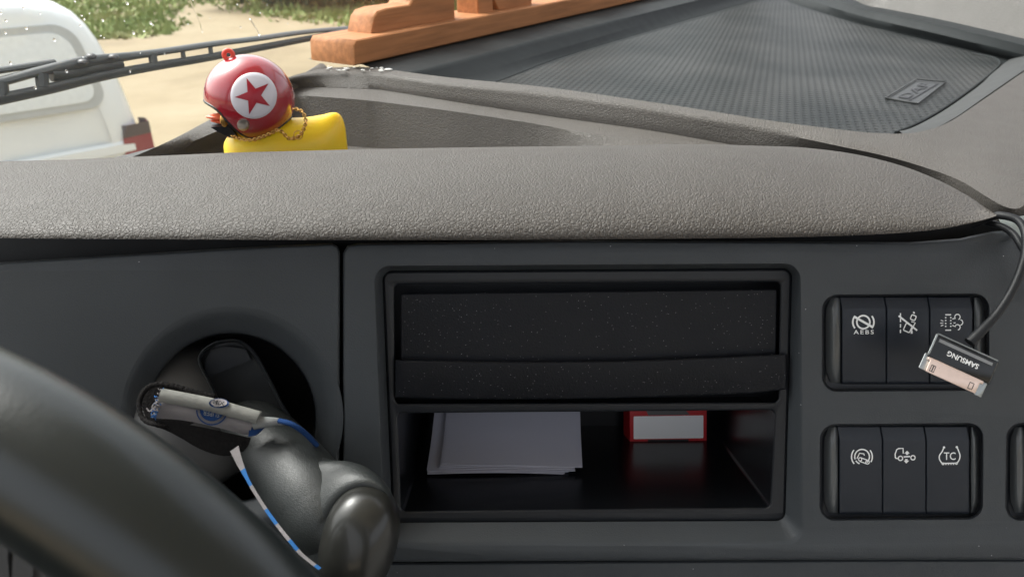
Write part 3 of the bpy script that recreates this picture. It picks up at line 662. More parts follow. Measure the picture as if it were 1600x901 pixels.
# badge on band (round) and badge on roll (MIX)
bm_ = lambda x, y, h: ad(x, y, lan_d(x) - .0028 - h)
def clip(pts, f): return [p for p in pts if f(*p)]
disc = [(331 + 23.5 * cos(radians(a)) , 641 + 22 * sin(radians(a)) ) for a in range(8, 188, 6)]
mb = MB().add(*stroke(disc, 2.2, bm_, .0002)); inn = [(331 + 18.5 * cos(radians(a)), 641 + 16.5 * sin(radians(a))) for a in range(0, 195, 6)]
mb.add(*blob(inn, bm_, .0002)); bd = mb.build('round_badge', M['blue_cloth'], lan, smooth=False)
mk('lettering', *text_px('SUPER', 330, 646, 26, 8, 171, lambda x, y, h: bm_(x, y, h + .0003)), M['grey_cloth'], bd, smooth=False)
rm = lambda x, y, h: ad(x, y, lan_d(x) - .003 - 11.2 * .32 / FPX - h + .0018 * ((y - (631 + (x - 330) * .23)) / 9.5) ** 2)
mb = MB().add(*blob(arc(342, 629.5, 15.5, 0, 354, 30, 7.5), rm, .0001)); ob = mb.build('roll_badge', M['blue_cloth'], lan, smooth=False)
mb = MB().add(*blob(arc(342, 628.5, 13, 0, 354, 30, 6), lambda x, y, h: rm(x, y, h + .00015), .0001)); mb.build('badge_field', M['white_cloth'], ob, smooth=False)
mk('lettering', *text_px('MIX', 342, 628.8, 18, 6.5, -12, lambda x, y, h: rm(x, y, h + .0004), bold=.03), M['rubber'], ob, smooth=False)
# frayed end threads
mb = MB(); random.seed(3)
for k in range(46):
    t = random.random(); x0 = 254 - 13 * t + random.uniform(-2, 3); y0 = 611 + 42 * t
    pts = [ad(x0 + random.uniform(-1, 1), y0, .315)]; x, y = x0, y0
    for s in range(4): x -= random.uniform(-1.5, 3.2); y += random.uniform(-3, 3); pts.append(ad(x, y, .315 + random.uniform(-.0015, .0015)))
    V, F = tube(crp(pts, 3), .00018, 5); mb.add(V, F, 0 if random.random() < .55 else 1)
for pts in ([(243, 634), (237, 640), (233, 642), (229, 637)], [(246, 628), (240, 631), (238, 637), (243, 641)]):
    mb.add(*tube(crp([ad(x, y, .314) for x, y in pts], 5), .0003, 6), 1)
mb.build('frayed_end', [M['bright_blue'], M['white_cloth']], lan)
# black cord loop
P = cr([ad(x, y, d) for x, y, d in [(262, 668, .318), (243, 663, .314), (226, 656, .316), (218, 640, .318), (219, 622, .32), (229, 607, .322), (246, 600, .323), (270, 603, .324), (300, 612, .325), (335, 620, .326)]], 90)
R = [(3.2 + .45 * sin(i * 1.9)) * .32 / FPX + (i / 90) * .0007 for i in range(90)]
mk('black_cord', *tube(P, R, 10), M['black_cloth'], lan)
rows = [crp([ad(a, b, .325 + .002 * k) for a, b in r], 4) for k, r in enumerate([[(240, 655), (290, 662), (340, 672), (392, 684)], [(250, 668), (295, 682), (345, 696), (388, 696)], [(272, 676), (310, 700), (350, 712), (380, 705)]])]
lp_ = cr([Vector((x, y, 0)) for x, y in [(221, 625), (232, 608), (262, 606), (300, 616), (300, 660), (262, 668), (243, 662), (228, 652)]], 40, True)
pq = [ad(p.x, p.y, .327) for p in lp_]; MB().add(*fill(pq)).add(*grid([pq, [p + FW * .006 for p in pq]], True)).build('black_pouch', M['black_cloth'], lan, smooth=False)
mk('black_pouch', *grid(rows), M['black_cloth'], lan)
# striped strap hanging along the grip
SP = crp([ad(x, y, d) for x, y, d in [(366, 700, .306), (377, 728, .304), (392, 758, .301), (412, 790, .298), (432, 818, .295), (452, 843, .292), (472, 866, .290), (500, 888, .288)]], 6)
mb = MB(); wv = [3.0] * len(SP)
for i in range(len(SP)):
    wv[i] = 8 - i * .55 if i < 10 else 2.7
nb = (X * .8 + UP * .55).normalized()
for i in range(len(SP) - 1):
    w0, w1 = wv[i] * .31 / FPX, wv[i + 1] * .31 / FPX
    s = [0,0,0,0,0,0,0,1,1,1,1,1,0,0,0,0,0,0,0,1,1,1,1,1,0,0,0,0,0,0,1,1,1,1,0,0,0,0,0,0,1,1,1,1,1][i % 45]
    mb.add([SP[i] - nb * w0, SP[i] + nb * w0, SP[i + 1] + nb * w1, SP[i + 1] - nb * w1], [(0, 1, 2, 3)], s)
mb.build('striped_strap', [M['white_cloth'], M['bright_blue']], lan)

# ================================================================== STEERING WHEEL
def circ3(a, b, c):
    ab, ac = b - a, c - a; n = ab.cross(ac); cen = a + (n.cross(ab) * ac.length_squared + ac.cross(n) * ab.length_squared) / (2 * n.length_squared)
    return cen, n.normalized()
p1, p2, p3 = ad(-60, 653, .163), ad(182, 797, .160), ad(396, 984, .163)
cen, nn = circ3(p1, p2, p3); RW = (p1 - cen).length
print('wheel radius', RW, 'centre', cen - CAM, 'n', nn)
u = (p2 - cen).normalized(); v = nn.cross(u)
wheel = thing('steering_wheel', 'black leather steering wheel rim close to the camera', 'steering wheel', cen)
rows = []; NR = 200
for i in range(NR):
    a = 2 * pi * i / NR; rd = u * cos(a) + v * sin(a); rows.append([cen + rd * RW + (rd * cos(2 * pi * j / 32) + nn * sin(2 * pi * j / 32)) * (122 * .16 / FPX) for j in range(32)])
rows.append(rows[0]); mk('rim', *grid(rows, True), M['wheel'], wheel, angle=80)
# spoke with buttons (only its end shows at the bottom left corner)
hub = cen
sp0 = ad(-330, 905, .185); sp1 = ad(60, 1000, .172)
mb = MB()
spx = [[(-260, 830), (-60, 835), (0, 842), (40, 862), (75, 895), (95, 960), (90, 1060), (-260, 1060)]]
lp = cr([Vector((x, y, 0)) for x, y in spx[0]], 48, True)
f0 = [ad(p.x, p.y, .190) for p in lp]; f1 = [ad(p.x, p.y, .205) for p in lp]
mb.add(*fill(f0)); mb.add(*grid([f0, f1], True)); mb.add(*fill(f1)); mb.build('spoke', M['dome'], wheel, angle=30)
def btn(pts, m):
    lp = cr([Vector((x, y, 0)) for x, y in pts], 30, True); a = [ad(p.x, p.y, .190) for p in lp]; b = [ad(p.x, p.y, .1875) for p in lp]
    MB().add(*grid([a, b], True)).add(*fill(b)).build('wheel_button', m, wheel, angle=30)
btn([(-30, 846), (8, 848), (12, 870), (12, 940), (-30, 940)], M['dark']); btn([(22, 862), (50, 875), (51, 900), (51, 960), (22, 960)], M['dark'])
mk('hub', *ellipsoid(cen + nn * .0, [u * .07, v * .07, nn * .025]), M['wheel'], wheel)

# ================================================================== PAPERS AND BOX IN THE POCKET
def fl_pt(px, py, lift=0.0):          # on the pocket floor
    o = aw(915, 795, -.0098); fn = PV; o2 = o + fn * lift; d = ray(px, py); return CAM + d * ((o2 - CAM).dot(fn) / d.dot(fn))
random.seed(11)
NP = 9
fy = aw(915, 745, -.05)
for k in range(NP):
    t = k / (NP - 1); lift = .0006 + k * .00055
    xl = 668 + (24 * t if k > 3 else 5 * t) + random.uniform(-3, 3); xr = 880 + 26 * min(1, t * 1.5) + random.uniform(-4, 4)
    y0 = 739 - k * 1.6 + random.uniform(-.8, .8)
    a = fl_pt(xl, y0, lift); b = fl_pt(xr, y0 - random.uniform(-1, 1.5), lift)
    dirn = (-PN * cos(radians(35)) + PV * sin(radians(35 + 0.4 * k))).normalized() * .052
    side_d = X * (.0012 + random.uniform(-.001, .001))
    rows = []
    for s in range(7):
        q_ = s / 6; bow = PV * (-.0035 * sin(pi * q_))
        rows.append([a + dirn * q_ + bow + side_d * q_ + (b - a) * r_ / 6 + PV * (.0009 * sin(r_ / 6 * pi + k)) for r_ in range(7)])
    th = PV * .0004; V, F = grid(rows); V2, F2 = grid([[p - th for p in r] for r in rows])
    per = lambda R_: R_[0] + [r[-1] for r in R_[1:]] + R_[-1][-2::-1] + [r[0] for r in R_[-2:0:-1]]
    pr = per(rows); mb = MB().add(V, F).add(V2, F2).add(*grid([pr, [p - th for p in pr]], True))
    o = mb.build('paper_sheet', M['paper'], None, loc=a)
    tag(o, 'topmost white paper sheet of the stack in the open pocket' if k == NP - 1 else ('lowest white paper sheet, sticking out furthest left under the stack' if k == 0 else 'white paper sheet inside the stack, between its topmost and lowest sheets'), 'paper', 'paper sheets stacked in the pocket')
# red box: white label face towards the camera
bb = [aw(985, 690, -.062), aw(1103, 687, -.062)]
boxt = thing('card_box', 'small red box with a blank white front inside the pocket', 'box', bb[0])
BW = (fl_pt(1044, 690) - PO).dot(PN)
def bw(x, y, h=0): return aw(x, y, BW + h)
tl, trr, brr, bll = bw(985, 622), bw(1104, 620), bw(1104, 690), bw(985, 692)
fl0 = [bw(984, 622), bw(1104, 620), bw(1104, 689), bw(984, 691)]; bk0 = [p - PN * .012 - X * .002 for p in fl0]
MB().add(*grid([fl0, bk0], True)).add(*fill(fl0)).add(*fill(bk0)).build('carton', M['red_card'], boxt, smooth=False)
lb_ = rq([(990, 650), (1099, 648.5), (1099, 684), (990, 685.5)], 1.5, n=2, lin=2)
MB().add(*grid([lw(lb_, BW), lw(lb_, BW + .0002)], True)).add(*fill(lw(lb_, BW + .0002))).build('white_label', M['label'], boxt, smooth=False)
g1 = [Vector(p) for p in [(1008, 638), (1068, 637), (1078, 647.5), (1013, 648.5)]]
MB().add(*grid([lw(g1, BW), lw(g1, BW + .0001)], True)).add(*fill(lw(g1, BW + .0001))).build('grey_flap', M['grey_card'], boxt, smooth=False)
g1 = [Vector(p) for p in [(1012, 686.4), (1076, 685.6), (1076, 689.4), (1012, 690.4)]]
MB().add(*grid([lw(g1, BW), lw(g1, BW + .0001)], True)).add(*fill(lw(g1, BW + .0001))).build('black_strip', M['rubber'], boxt, smooth=False)

# ================================================================== RUBBER DUCK
duck = thing('toy_duck', 'yellow rubber duck wearing a red helmet with a star badge', 'toy duck', ay(445, 262, .475))
DY = .475
Yd = ray(420, 200); Yd.z = 0; Yd.normalize(); Xd = Vector((Yd.y, -Yd.x, 0)); D0 = ay(391, 153, DY)
def dk(px, py, dy=0.0):
    d = ray(px, py); return CAM + d * ((D0 + Yd * dy - CAM).dot(Yd) / d.dot(Yd))
pxm = (dk(401, 150) - dk(400, 150)).length         # metres per pixel at the duck
Zv = Vector((0, 0, 1)); Yv = Vector((0, 1, 0))
HC = dk(391, 153); HR = 68.5 * pxm
# body loft
ST = [(352, 228, 262, 10), (357, 217, 285, 24), (372, 200, 296, 40), (400, 190, 299, 48), (435, 181, 300, 50), (462, 179, 300, 47), (488, 177, 299, 42), (510, 173, 294, 34), (524, 169.5, 288, 25), (533, 171, 280, 17), (539, 179, 270, 11), (542, 194, 256, 5)]
sp_ = crp([Vector(s[:3]) for s in ST], 4); hw = [p[0] for p in crp([Vector((s[3], 0, 0)) for s in ST], 4)]
rows = []
for p, h in zip(sp_, hw):
    c = dk(p.x, (p.y + p.z) / 2); rz = (p.z - p.y) / 2 * pxm
    rows.append([c + Zv * (rz * sin(2 * pi * j / 28) * 1.0) + Yd * (h * pxm * abs(cos(2 * pi * j / 28)) * (1 if cos(2 * pi * j / 28) > 0 else -1)) for j in range(28)])
body = mk('body', *grid(rows, True, True, True), M['duck'], duck, angle=80)
mk('head', *ellipsoid(HC + Xd * .0025 - Zv * .003, [Xd * HR * .80, Yd * HR * .78, Zv * HR * .84]), M['duck'], duck, angle=80)
# beak
bk_ = MB()
for tz, ln, th, sc in ((0, 34, 6.5, 1.2), (7, 27, 4.5, 1.0)):
    c = dk(357, 183 + tz, -.004); rr_ = []
    for i in range(9):
        t = i / 8; xx = -ln * t * pxm; wd = 13 * sc * (1 - t ** 3 * .75) * pxm; tk = th * (1 - t ** 2 * .75) * pxm
        rr_.append([c + Xd * xx + Yd * (wd * cos(2 * pi * j / 16)) + Zv * (tk * sin(2 * pi * j / 16) + 3.5 * pxm * t) for j in range(16)])
    bk_.add(*grid(rr_, True, True, True))
bk_.build('beak', M['beak'], duck, angle=70)
for sgn in (-1, 1):
    mk('eye', *ellipsoid(HC + Xd * (-HR * .66) + Zv * (-HR * .38) + Yd * (sgn * HR * .50), [Xd * .0022, Yd * .0018, Zv * .0040]), M['gold'], duck)
EL = [(0, 1), (22, -3), (36, -8), (45, -16), (52, -32), (58, -50), (66, -61), (82, -66), (105, -64), (130, -53), (155, -38), (180, -30)]
lean = radians(9); Zh = Zv * cos(lean) + Yd * sin(lean); Yh = Yd * cos(lean) - Zv * sin(lean)
def hp(phi, e, r=1.0):
    f = interp([(0, 1.04), (90, 1.0), (180, 1.03)], abs(phi)); a = radians(phi); e_ = radians(e)
    return HC + Xd * (-HR * f * r * cos(e_) * cos(a)) + Yh * (-HR * .95 * r * cos(e_) * sin(a)) + Zh * (HR * 1.0 * r * sin(e_))
rows = []; NE = 30
for i in range(NE + 1):
    row = []
    for j in range(96):
        phi = -180 + 360 * j / 96; lim = sinterp(EL, abs(phi)); e = 90 + (lim - 90) * (i / NE); row.append(hp(phi, e))
    rows.append(row)
inner = [[HC + (p - HC) * .93 for p in r] for r in rows[::-1]]
hel = mk('helmet', *grid(rows + inner, True), M['helmet'], duck, angle=60)
rim = [HC + (p - HC) * .985 for p in rows[-1]]
V, F = tube(rim + [rim[0], rim[1]], .00095, 10, False); mk('helmet_trim', V, F, M['rubber'], hel)
def hside(x, y, h):      # project a pixel onto the near side of the helmet
    d = ray(x, y); d.normalize(); A_ = Vector((1 / (HR * 1.01), 1 / (HR * .95), 1 / HR)); o = CAM - HC
    oo = Vector((o.dot(Xd) * A_.x, o.dot(Yh) * A_.y, o.dot(Zh) * A_.z)); dd = Vector((d.dot(Xd) * A_.x, d.dot(Yh) * A_.y, d.dot(Zh) * A_.z))
    b_ = oo.dot(dd); a_ = dd.length_squared; c_ = oo.length_squared - (1.012 + h / HR) ** 2; disc_ = max(b_ * b_ - a_ * c_, 0)
    return CAM + d * ((-b_ - math.sqrt(disc_)) / a_)
# badge: concentric rings hugging the shell
rows = [[hside(396.5 + r * cos(2 * pi * j / 48), 149.5 + r * 1.0 * sin(2 * pi * j / 48), .0002 if r < 36.5 else -.0005) for j in range(48)] for r in (.01, 6, 12, 18, 24, 30, 35.5, 36.6)]
bdg = mk('star_badge', *grid(rows, True), M['badge'], hel, angle=80)
stp = []
for k in range(10):
    a = radians(-112 + 36 * k); r = 30 if k % 2 == 0 else 11.5; stp.append(Vector((396.5 + r * cos(a), 150 + r * sin(a))))
c = Vector((396.5, 150)); mb = MB()
for k in range(10):
    a, b = stp[k], stp[(k + 1) % 10]
    for s in range(10):
        q0, q1 = s / 10, (s + 1) / 10; P4 = [c.lerp(a, q0), c.lerp(a, q1), c.lerp(b, q1), c.lerp(b, q0)]
        mb.add([hside(p.x, p.y, .0009) for p in P4], [(0, 1, 2, 3)] if s else [(1, 2, 3)])
mb.build('star', M['star'], hel, angle=80)
rv = [[hside(380 + r * cos(2 * pi * j / 24), 195 + r * sin(2 * pi * j / 24), h) for j in range(24)] for r, h in ((.01, .0012), (5, .0012), (8.5, .0009), (9.6, .0001), (10, -.001))]
mk('rivet', *grid(rv, True), M['silver'], hel, angle=50)
rc = dk(357, 86)
V, F = tube([rc + Xd * (6.8 * pxm * cos(a_)) + Zv * (6.8 * pxm * sin(a_)) for a_ in [2 * pi * i / 24 for i in range(26)]], 3.6 * pxm, 12, False); mk('hanging_ring', V, F, M['ring_red'], hel, angle=80)
# black chin strap pad
cp = [dk(x, y, -.012) for x, y in [(329, 199), (343, 198), (357, 195), (365, 206), (373, 217), (358, 215), (342, 207)]]
MB().add(*grid([cp, [p + Yd * .02 for p in cp]], True)).add(*fill(cp)).add(*fill([p + Yd * .02 for p in cp])).build('chin_strap', M['rubber'], duck, smooth=False)
# gold chain: links from the helmet rear over the back
CP = [(458, 170, -.019), (470, 173, -.021), (477, 184, -.0225), (476, 198, -.0235), (468, 212, -.0235), (452, 217, -.0235), (442, 207, -.023), (432, 203, -.022), (424, 208, -.021), (398, 218, -.021), (375, 217, -.019), (362, 212, -.017)]
P = cr([dk(x, y, d) for x, y, d in CP], 46); mb = MB()
for i in range(len(P) - 1):
    a, b = P[i], P[i + 1]; t = (b - a).normalized(); c = (a + b) / 2; nrm = (Yd if i % 2 else t.cross(Yd)).normalized(); nrm = (nrm - t * nrm.dot(t)).normalized()
    L_ = (b - a).length * .72
    ring = [c + t * (L_ * cos(q)) + nrm.cross(t) * (.0009 * sin(q)) for q in [2 * pi * k / 10 for k in range(12)]]
    mb.add(*tube(ring, .00042, 6, False))
cc_ = dk(466, 211, -.025); mb.add(*tube([cc_ + Xd * (7 * pxm * cos(q)) + Zv * (7 * pxm * sin(q)) for q in [2 * pi * k / 20 for k in range(22)]], .0003, 6, False))
mb.build('gold_chain', M['gold'], duck)

# ================================================================== RUBBER MAT
mt = [(640,175),(778,128),(905,84),(1092,30),(1180,4),(1212,-4),(1245,9),(1334,36),(1456,66),(1545,88),(1562,96),(1558,106),(1530,130),(1480,166),(1436,192),(1400,207),(1380,225),(900,225)]
mm_ = [az(x, y, -.139) for x, y in mt[1:-2]] + [zat(p, -.139) + Vector((0, .002, 0)) for p in ro[0][8 * 4 + 3:8 * 9][::-1]]
rm_ = thing('rubber_mat', 'grey dimpled rubber mat lying in the dashboard tray', 'mat', az(1250, 120, -.1395))
MB().add(*fill(mm_)).add(*grid([mm_, [p - Vector((0, 0, .0012)) for p in mm_]], True)).build('mat_sheet', M['mat'], rm_, smooth=False)
MB().add(*tube(crp([az(x, y, -.1385) for x, y in [(1520,84),(1550,90),(1562,97),(1558,106),(1530,130),(1480,166),(1436,192),(1400,207)]], 5), .0012, 8)).build('mat_rib', M['tray'], rm_)
# logo plate, embossed
def mz(x, y, h): return az(x, y, -.1386 + h * 6)
lgm = MB(); q4 = [(1384, 153), (1432, 124), (1478, 128), (1434, 162)]
pl = [Vector(p) for p in q4]
lgm.add(*grid([[mz(p.x, p.y, -.0001) for p in off(dens(pl, 10), 2)], [mz(p.x, p.y, .0001) for p in dens(pl, 10)]], True)); lgm.add(*fill([mz(p.x, p.y, .0001) for p in dens(pl, 10)]))
lo_ = lgm.build('logo_plate', M['plain_mat'], rm_, angle=60)
lm2 = MB()
def lmap(s, t, h):    # s along lettering 0..1, t across 0..1 (0 baseline)
    a = Vector((1388, 153)); b = Vector((1430, 160)); e1 = Vector((1436, 127)) - Vector((1392, 153))
    base = Vector((1422, 157)); xd = Vector((1466, 131)) - base; yd = Vector((1396, 152)) - base
    p = base + xd * s + yd * t; return mz(p.x, p.y, h)
lm2.add(*text_px('DAF', 0.5, -0.56, 0.86, 0.62, 0, lambda x, y, h: lmap(x, -y, .00022), bold=.01))
lm2.add(*stroke([(0.02, 0.06), (1.0, 0.06)], .1, lambda x, y, h: lmap(x, y, .0001 + h)))
frm_ = [mz(p.x, p.y, .0003) for p in dens(pl, 8)]; frm_ = frm_ + frm_[:2]
lgm2 = MB().add(*tube(frm_, .0006, 8, False)); lgm2.build('raised_frame', M['plain_mat'], lo_)
lm2.build('lettering', M['rubber'], lo_, smooth=False)

# ================================================================== WOODEN LETTER STAND
A0 = az(555, 103, -.118); wdir = (az(1010, -1, -.118) - A0); wdir.z = 0; wdir.normalize(); wn = Vector((-wdir.y, wdir.x, 0))
wood = thing('wooden_stand', 'varnished orange wooden stand with cut out letters along the windscreen foot', 'ornament', A0)
HB = (ay(555, 64, A0.y) - A0).length; DW = .052
print('board', HB)
def wp(s, o_, z): return A0 + wdir * s + wn * o_ + Zv * z
def ext(profile, o0, o1, name, m, bev=.0012):     # profile in (s,z), thickness along wn
    mb = MB(); a = [wp(s, o0, z) for s, z in profile]; b = [wp(s, o1, z) for s, z in profile]
    pc = sum((Vector(p) for p in profile), Vector((0, 0))) / len(profile)
    sh = lambda P_, o_: [wp(p[0], o_, p[1]) for p in P_]
    pin = [tuple(p) for p in off([Vector(p) for p in profile], -bev)]
    rr_ = [sh(pin, o0), sh(profile, o0 + bev), sh(profile, o1 - bev), sh(pin, o1)]
    mb.add(*grid(rr_, True)).add(*fill(rr_[0])).add(*fill(rr_[-1])); return mb.build(name, m, wood, angle=40)
ext([(0, 0), (.3, 0), (1.25, 0), (1.25, HB), (.3, HB), (0.004, HB), (0, HB - .004)], 0, DW, 'base_board', M['wood'])
def arcp(cx, cy, r, a0, a1, n=8): return [(cx + r * cos(radians(a0 + (a1 - a0) * i / n)), cy + r * sin(radians(a0 + (a1 - a0) * i / n))) for i in range(n + 1)]
def spx_(px, py, o_): # pixel -> (s,z) on plane offset o_
    d = ray(px, py); p = A0 + wn * o_; t = (p - CAM).dot(wn) / d.dot(wn); r = CAM + d * t - A0; return (r.dot(wdir), r.z)
oF, oB = .014, .042
l1 = [spx_(*p, oF) for p in [(579, 49), (583, 28), (590, 18), (605, 13), (640, 8), (645, 0), (648, -25), (700, -45), (709, -40), (711, 32)]]
l1[0] = (l1[0][0], HB - .001); l1[-1] = (l1[-1][0], HB - .001)
ext(l1, oF, oB, 'wooden_letter', M['wood'])
for pts in ([(747, 20), (746, -45), (768, -55), (771, 14)], [(780, 12), (772, 0), (772, -55), (832, -60), (831, 0)], [(900, -15), (895, -70), (960, -80), (965, -25)]):
    l = [spx_(*p, oF) for p in pts]; l[0] = (l[0][0], HB - .001); l[-1] = (l[-1][0], HB - .001); ext(l, oF, oB, 'wooden_letter', M['wood'])
# white residue under the stand's corner
mb = MB(); random.seed(5)
for k in range(26):
    x = random.uniform(512, 600); y = 105 + (x - 512) * .02 + random.uniform(-2, 5); p = az(x, y, -.1195); r = random.uniform(.0004, .0012)
    mb.add(*ellipsoid(p, [X * r * 1.8, Yv * r, Zv * r * .5], 8, 5))
p = az(607, 109, -.1195); mb.add(*ellipsoid(p, [X * .0036, Yv * .002, Zv * .001], 12, 8))
res = mb.build('dried_glue', M['dust'], None, loc=az(555, 106, -.1195)); tag(res, 'whitish dried glue crumbs on the dash below the wooden stand corner', 'residue', kind='stuff')

# ================================================================== CABLE WITH PLUG
cab = thing('data_cable', 'black data cable with flat wide plug hanging over the switches', 'cable', ad(1500, 565, .315))
P = cr([ad(x, y, d) for x, y, d in [(1520, 352, .345), (1552, 338, .338), (1570, 337.5, .334), (1590, 344, .330), (1601, 360, .326), (1603, 385, .322), (1597, 415, .319), (1582, 452, .317), (1560, 487, .316), (1535, 515, .315), (1515, 535, .315)]], 70)
mk('cord', *tube(P, [6.3 * .32 / FPX * (1.0 if i < 58 else 1 + (i - 58) * .035) for i in range(70)], 14), M['cable'], cab)
P = cr([ad(x, y, d) for x, y, d in [(1530, 345, .346), (1560, 352, .338), (1582, 364, .333), (1596, 385, .328), (1612, 415, .326), (1640, 470, .33)]], 40)
mk('cord', *tube(P, 5.5 * .33 / FPX, 12), M['cable'], cab)
PD = .313
c1, c2 = Vector((1464, 522)), Vector((1561, 566))          # top edge of shell
axx = (c2 - c1).normalized(); dwn = Vector((-axx.y, axx.x))
def pp(s, t, dep=0.0): p = c1 + axx * s + dwn * t; return ad(p.x, p.y, PD + dep)
Lx = (c2 - c1).length
def slab(s0, s1, t0, t1, d0, d1, name, m, bev=1.4, parent=cab):
    def lp(i, d): return [pp(a, b, d) for a, b in [(s0 + i + 1, t0 + i), (s1 - i - 1, t0 + i), (s1 - i, t0 + i + 1), (s1 - i, t1 - i - 1), (s1 - i - 1, t1 - i), (s0 + i + 1, t1 - i), (s0 + i, t1 - i - 1), (s0 + i, t0 + i + 1)]]
    rr_ = [lp(bev, d0), lp(bev * .3, d0 + bev * .3 / 3700 * 2), lp(0, d0 + bev / 3700 * 2), lp(0, d1 - .0003), lp(bev, d1)]
    return MB().add(*grid(rr_, True, True, True)).build(name, m, parent, angle=30)
shell = slab(0, Lx, 0, 38, 0, .0055, 'plug_shell', M['gloss_black'], 2.2)
slab(-1, 2.5, -1, 34, -.0006, .005, 'steel_edge', M['steel'], .6)
MB().add(*tube([pp(1, -1.5, .0004), pp(Lx - 3, -1.5, .0004)], .00035, 8)).build('steel_edge', M['steel'], cab)
pt = [pp(7, 4.5, -.00015), pp(Lx - 8, 4.5, -.00015), pp(Lx - 8, 9.5, -.00015), pp(7, 9.5, -.00015)]
MB().add(pt, [(0, 1, 2, 3)]).build('grey_band', mat('satin_grey_band', (0.20, 0.205, 0.21), 0.35), shell, smooth=False)
mk('lettering', *text_px('SAMSUNG', 0.5, 0.5, 1, 1, 0, lambda x, y, h: pp(80 - x * 53, 24 - y * 8.2, -.00018), bold=.02), M['icon'], shell, smooth=False)
slab(-5, 9, 33, 60, .0006, .0046, 'plug_side', M['steel'], 1); slab(Lx - 16, Lx - 3, 33, 62, .0006, .0046, 'plug_side', M['steel'], 1)
slab(3, Lx - 9, 36.5, 42, 0, .0040, 'metal_lip', M['copper'], .8)
pl = slab(7, Lx - 14, 38.5, 60, -.0002, .0040, 'metal_plate', M['copper'], .8)
for s in (12, Lx - 29):
    sq = [(s, 46), (s + 8, 46), (s + 8, 57), (s, 57)]
    MB().add(*grid([[pp(a, b, -.00022) for a, b in sq + [sq[0]]], [pp(s + 4 + (a - s - 4) * .72, 51.5 + (b - 51.5) * .8, -.00022) for a, b in sq + [sq[0]]]])).build('latch_slot', M['rubber'], pl, smooth=False)
MB().add([pp(15.2, 47, -.00024), pp(17, 47, -.00024), pp(17, 56, -.00024), pp(15.2, 56, -.00024)], [(0, 1, 2, 3)]).build('latch_slot', M['rubber'], pl, smooth=False)

# ================================================================== WINDSCREEN, WIPER
gn = (VF + Vector((0, 0, .18))).normalized(); g0 = CAM + VF * GLF + Zv * (-.12); gup = gn.cross(VD).normalized()
if gup.z < 0: gup = -gup
ws = thing('windscreen', 'rain spotted truck windscreen above the dashboard', 'windscreen', g0)
gq = [g0 + VD * -.95 - gup * .12, g0 + VD * 1.75 - gup * .12, g0 + VD * 1.75 + gup * 1.02, g0 + VD * -.95 + gup * 1.02]
MB().add(gq, [(0, 1, 2, 3)]).build('glass_pane', M['glass'], ws, smooth=False)
random.seed(21); mb = MB()
def drop(px, py, r, elong=1.0):
    p = agl(px, py, .0015); mb.add(*ellipsoid(p, [VD * r, gup * r * elong, gn * r * .45], 10, 6))
for k in range(34): drop(random.uniform(-10, 270), random.gauss(30, 32), random.uniform(.0005, .0011), random.uniform(.8, 1.4))
for k in range(12): drop(random.uniform(250, 560), random.uniform(-10, 45), random.uniform(.0004, .0008), random.uniform(.8, 1.5))
o = mb.build('raindrops', M['water'], ws); o['kind'] = 'stuff'
for pts in ([(297, 0), (303, 15), (312, 35), (316, 50)], [(391, 30), (398, 42), (405, 55)]):
    P = crp([agl(x, y, .001) for x, y in pts], 5); mk('water_streak', *tube(P, .0006, 8), M['water'], ws)
# cowl below the glass outside
cw = [g0 + VD * -.95 + VF * .0 - Zv * .05, g0 + VD * 1.75 - Zv * .05, g0 + VD * 1.75 + VF * .06 - Zv * .30, g0 + VD * -.95 + VF * .06 - Zv * .30]
# wiper
wip = thing('windscreen_wiper', 'black bridged wiper blade lying along the foot of the windscreen', 'wiper', agl(280, 110, .02))
def gw(x, y, o_=.02): return agl(x, y, o_)
def bar(P_, r1, r2, name, o_=.02):    # flat bar in glass plane: r1 half-height (up), r2 half-depth
    P3 = crp([gw(x, y, o_) for x, y in P_], 5); rows = []
    for i, p in enumerate(P3):
        a = r1(i / (len(P3) - 1)) if callable(r1) else r1; T_ = (P3[min(i + 1, len(P3) - 1)] - P3[max(i - 1, 0)]).normalized(); U_ = gn.cross(T_).normalized()
        rows.append([p + U_ * (a * cos(q)) + gn * (r2 * sin(q)) for q in [2 * pi * k / 12 + pi / 12 for k in range(12)]])
    return MB().add(*grid(rows, True, True, True)).build(name, M['wiper'], wip, angle=40)
bar([(-60, 168), (0, 155), (80, 138), (160, 119), (240, 104), (320, 91), (400, 76), (480, 61), (552, 47)], lambda t: .0044 - .0018 * t, .003, 'rubber_blade')
bar([(-60, 140), (0, 128), (60, 112), (120, 100), (180, 91), (260, 80), (340, 68), (400, 61), (470, 51), (545, 44)], lambda t: .0032 + .002 * math.exp(-((t - .37) / .1) ** 2) - .0018 * t, .005, 'bridge_bar', .026)
bar([(80, 117), (110, 116), (150, 108), (190, 101)], .0048, .004, 'centre_bracket', .024)
for x, y0, y1, r in ((3, 128, 150, .004), (65, 115, 136, .0045), (238, 84, 101, .0035), (285, 77, 93, .002), (328, 71, 86, .002)):
    P_ = [gw(x, y0, .024), gw(x + 2, y1, .021)]; mk('bracket', *tube(P_, r, 8), M['wiper'], wip)
bar([(-60, 120), (0, 110), (40, 104), (85, 97)], .0022, .004, 'wiper_arm', .034)
for x, y in ((130, 97), (143, 88), (178, 89)): mk('rivet', *ellipsoid(gw(x, y, .018), [VD * .0035, gup * .002, gn * .004], 12, 8), M['rubber'], wip)

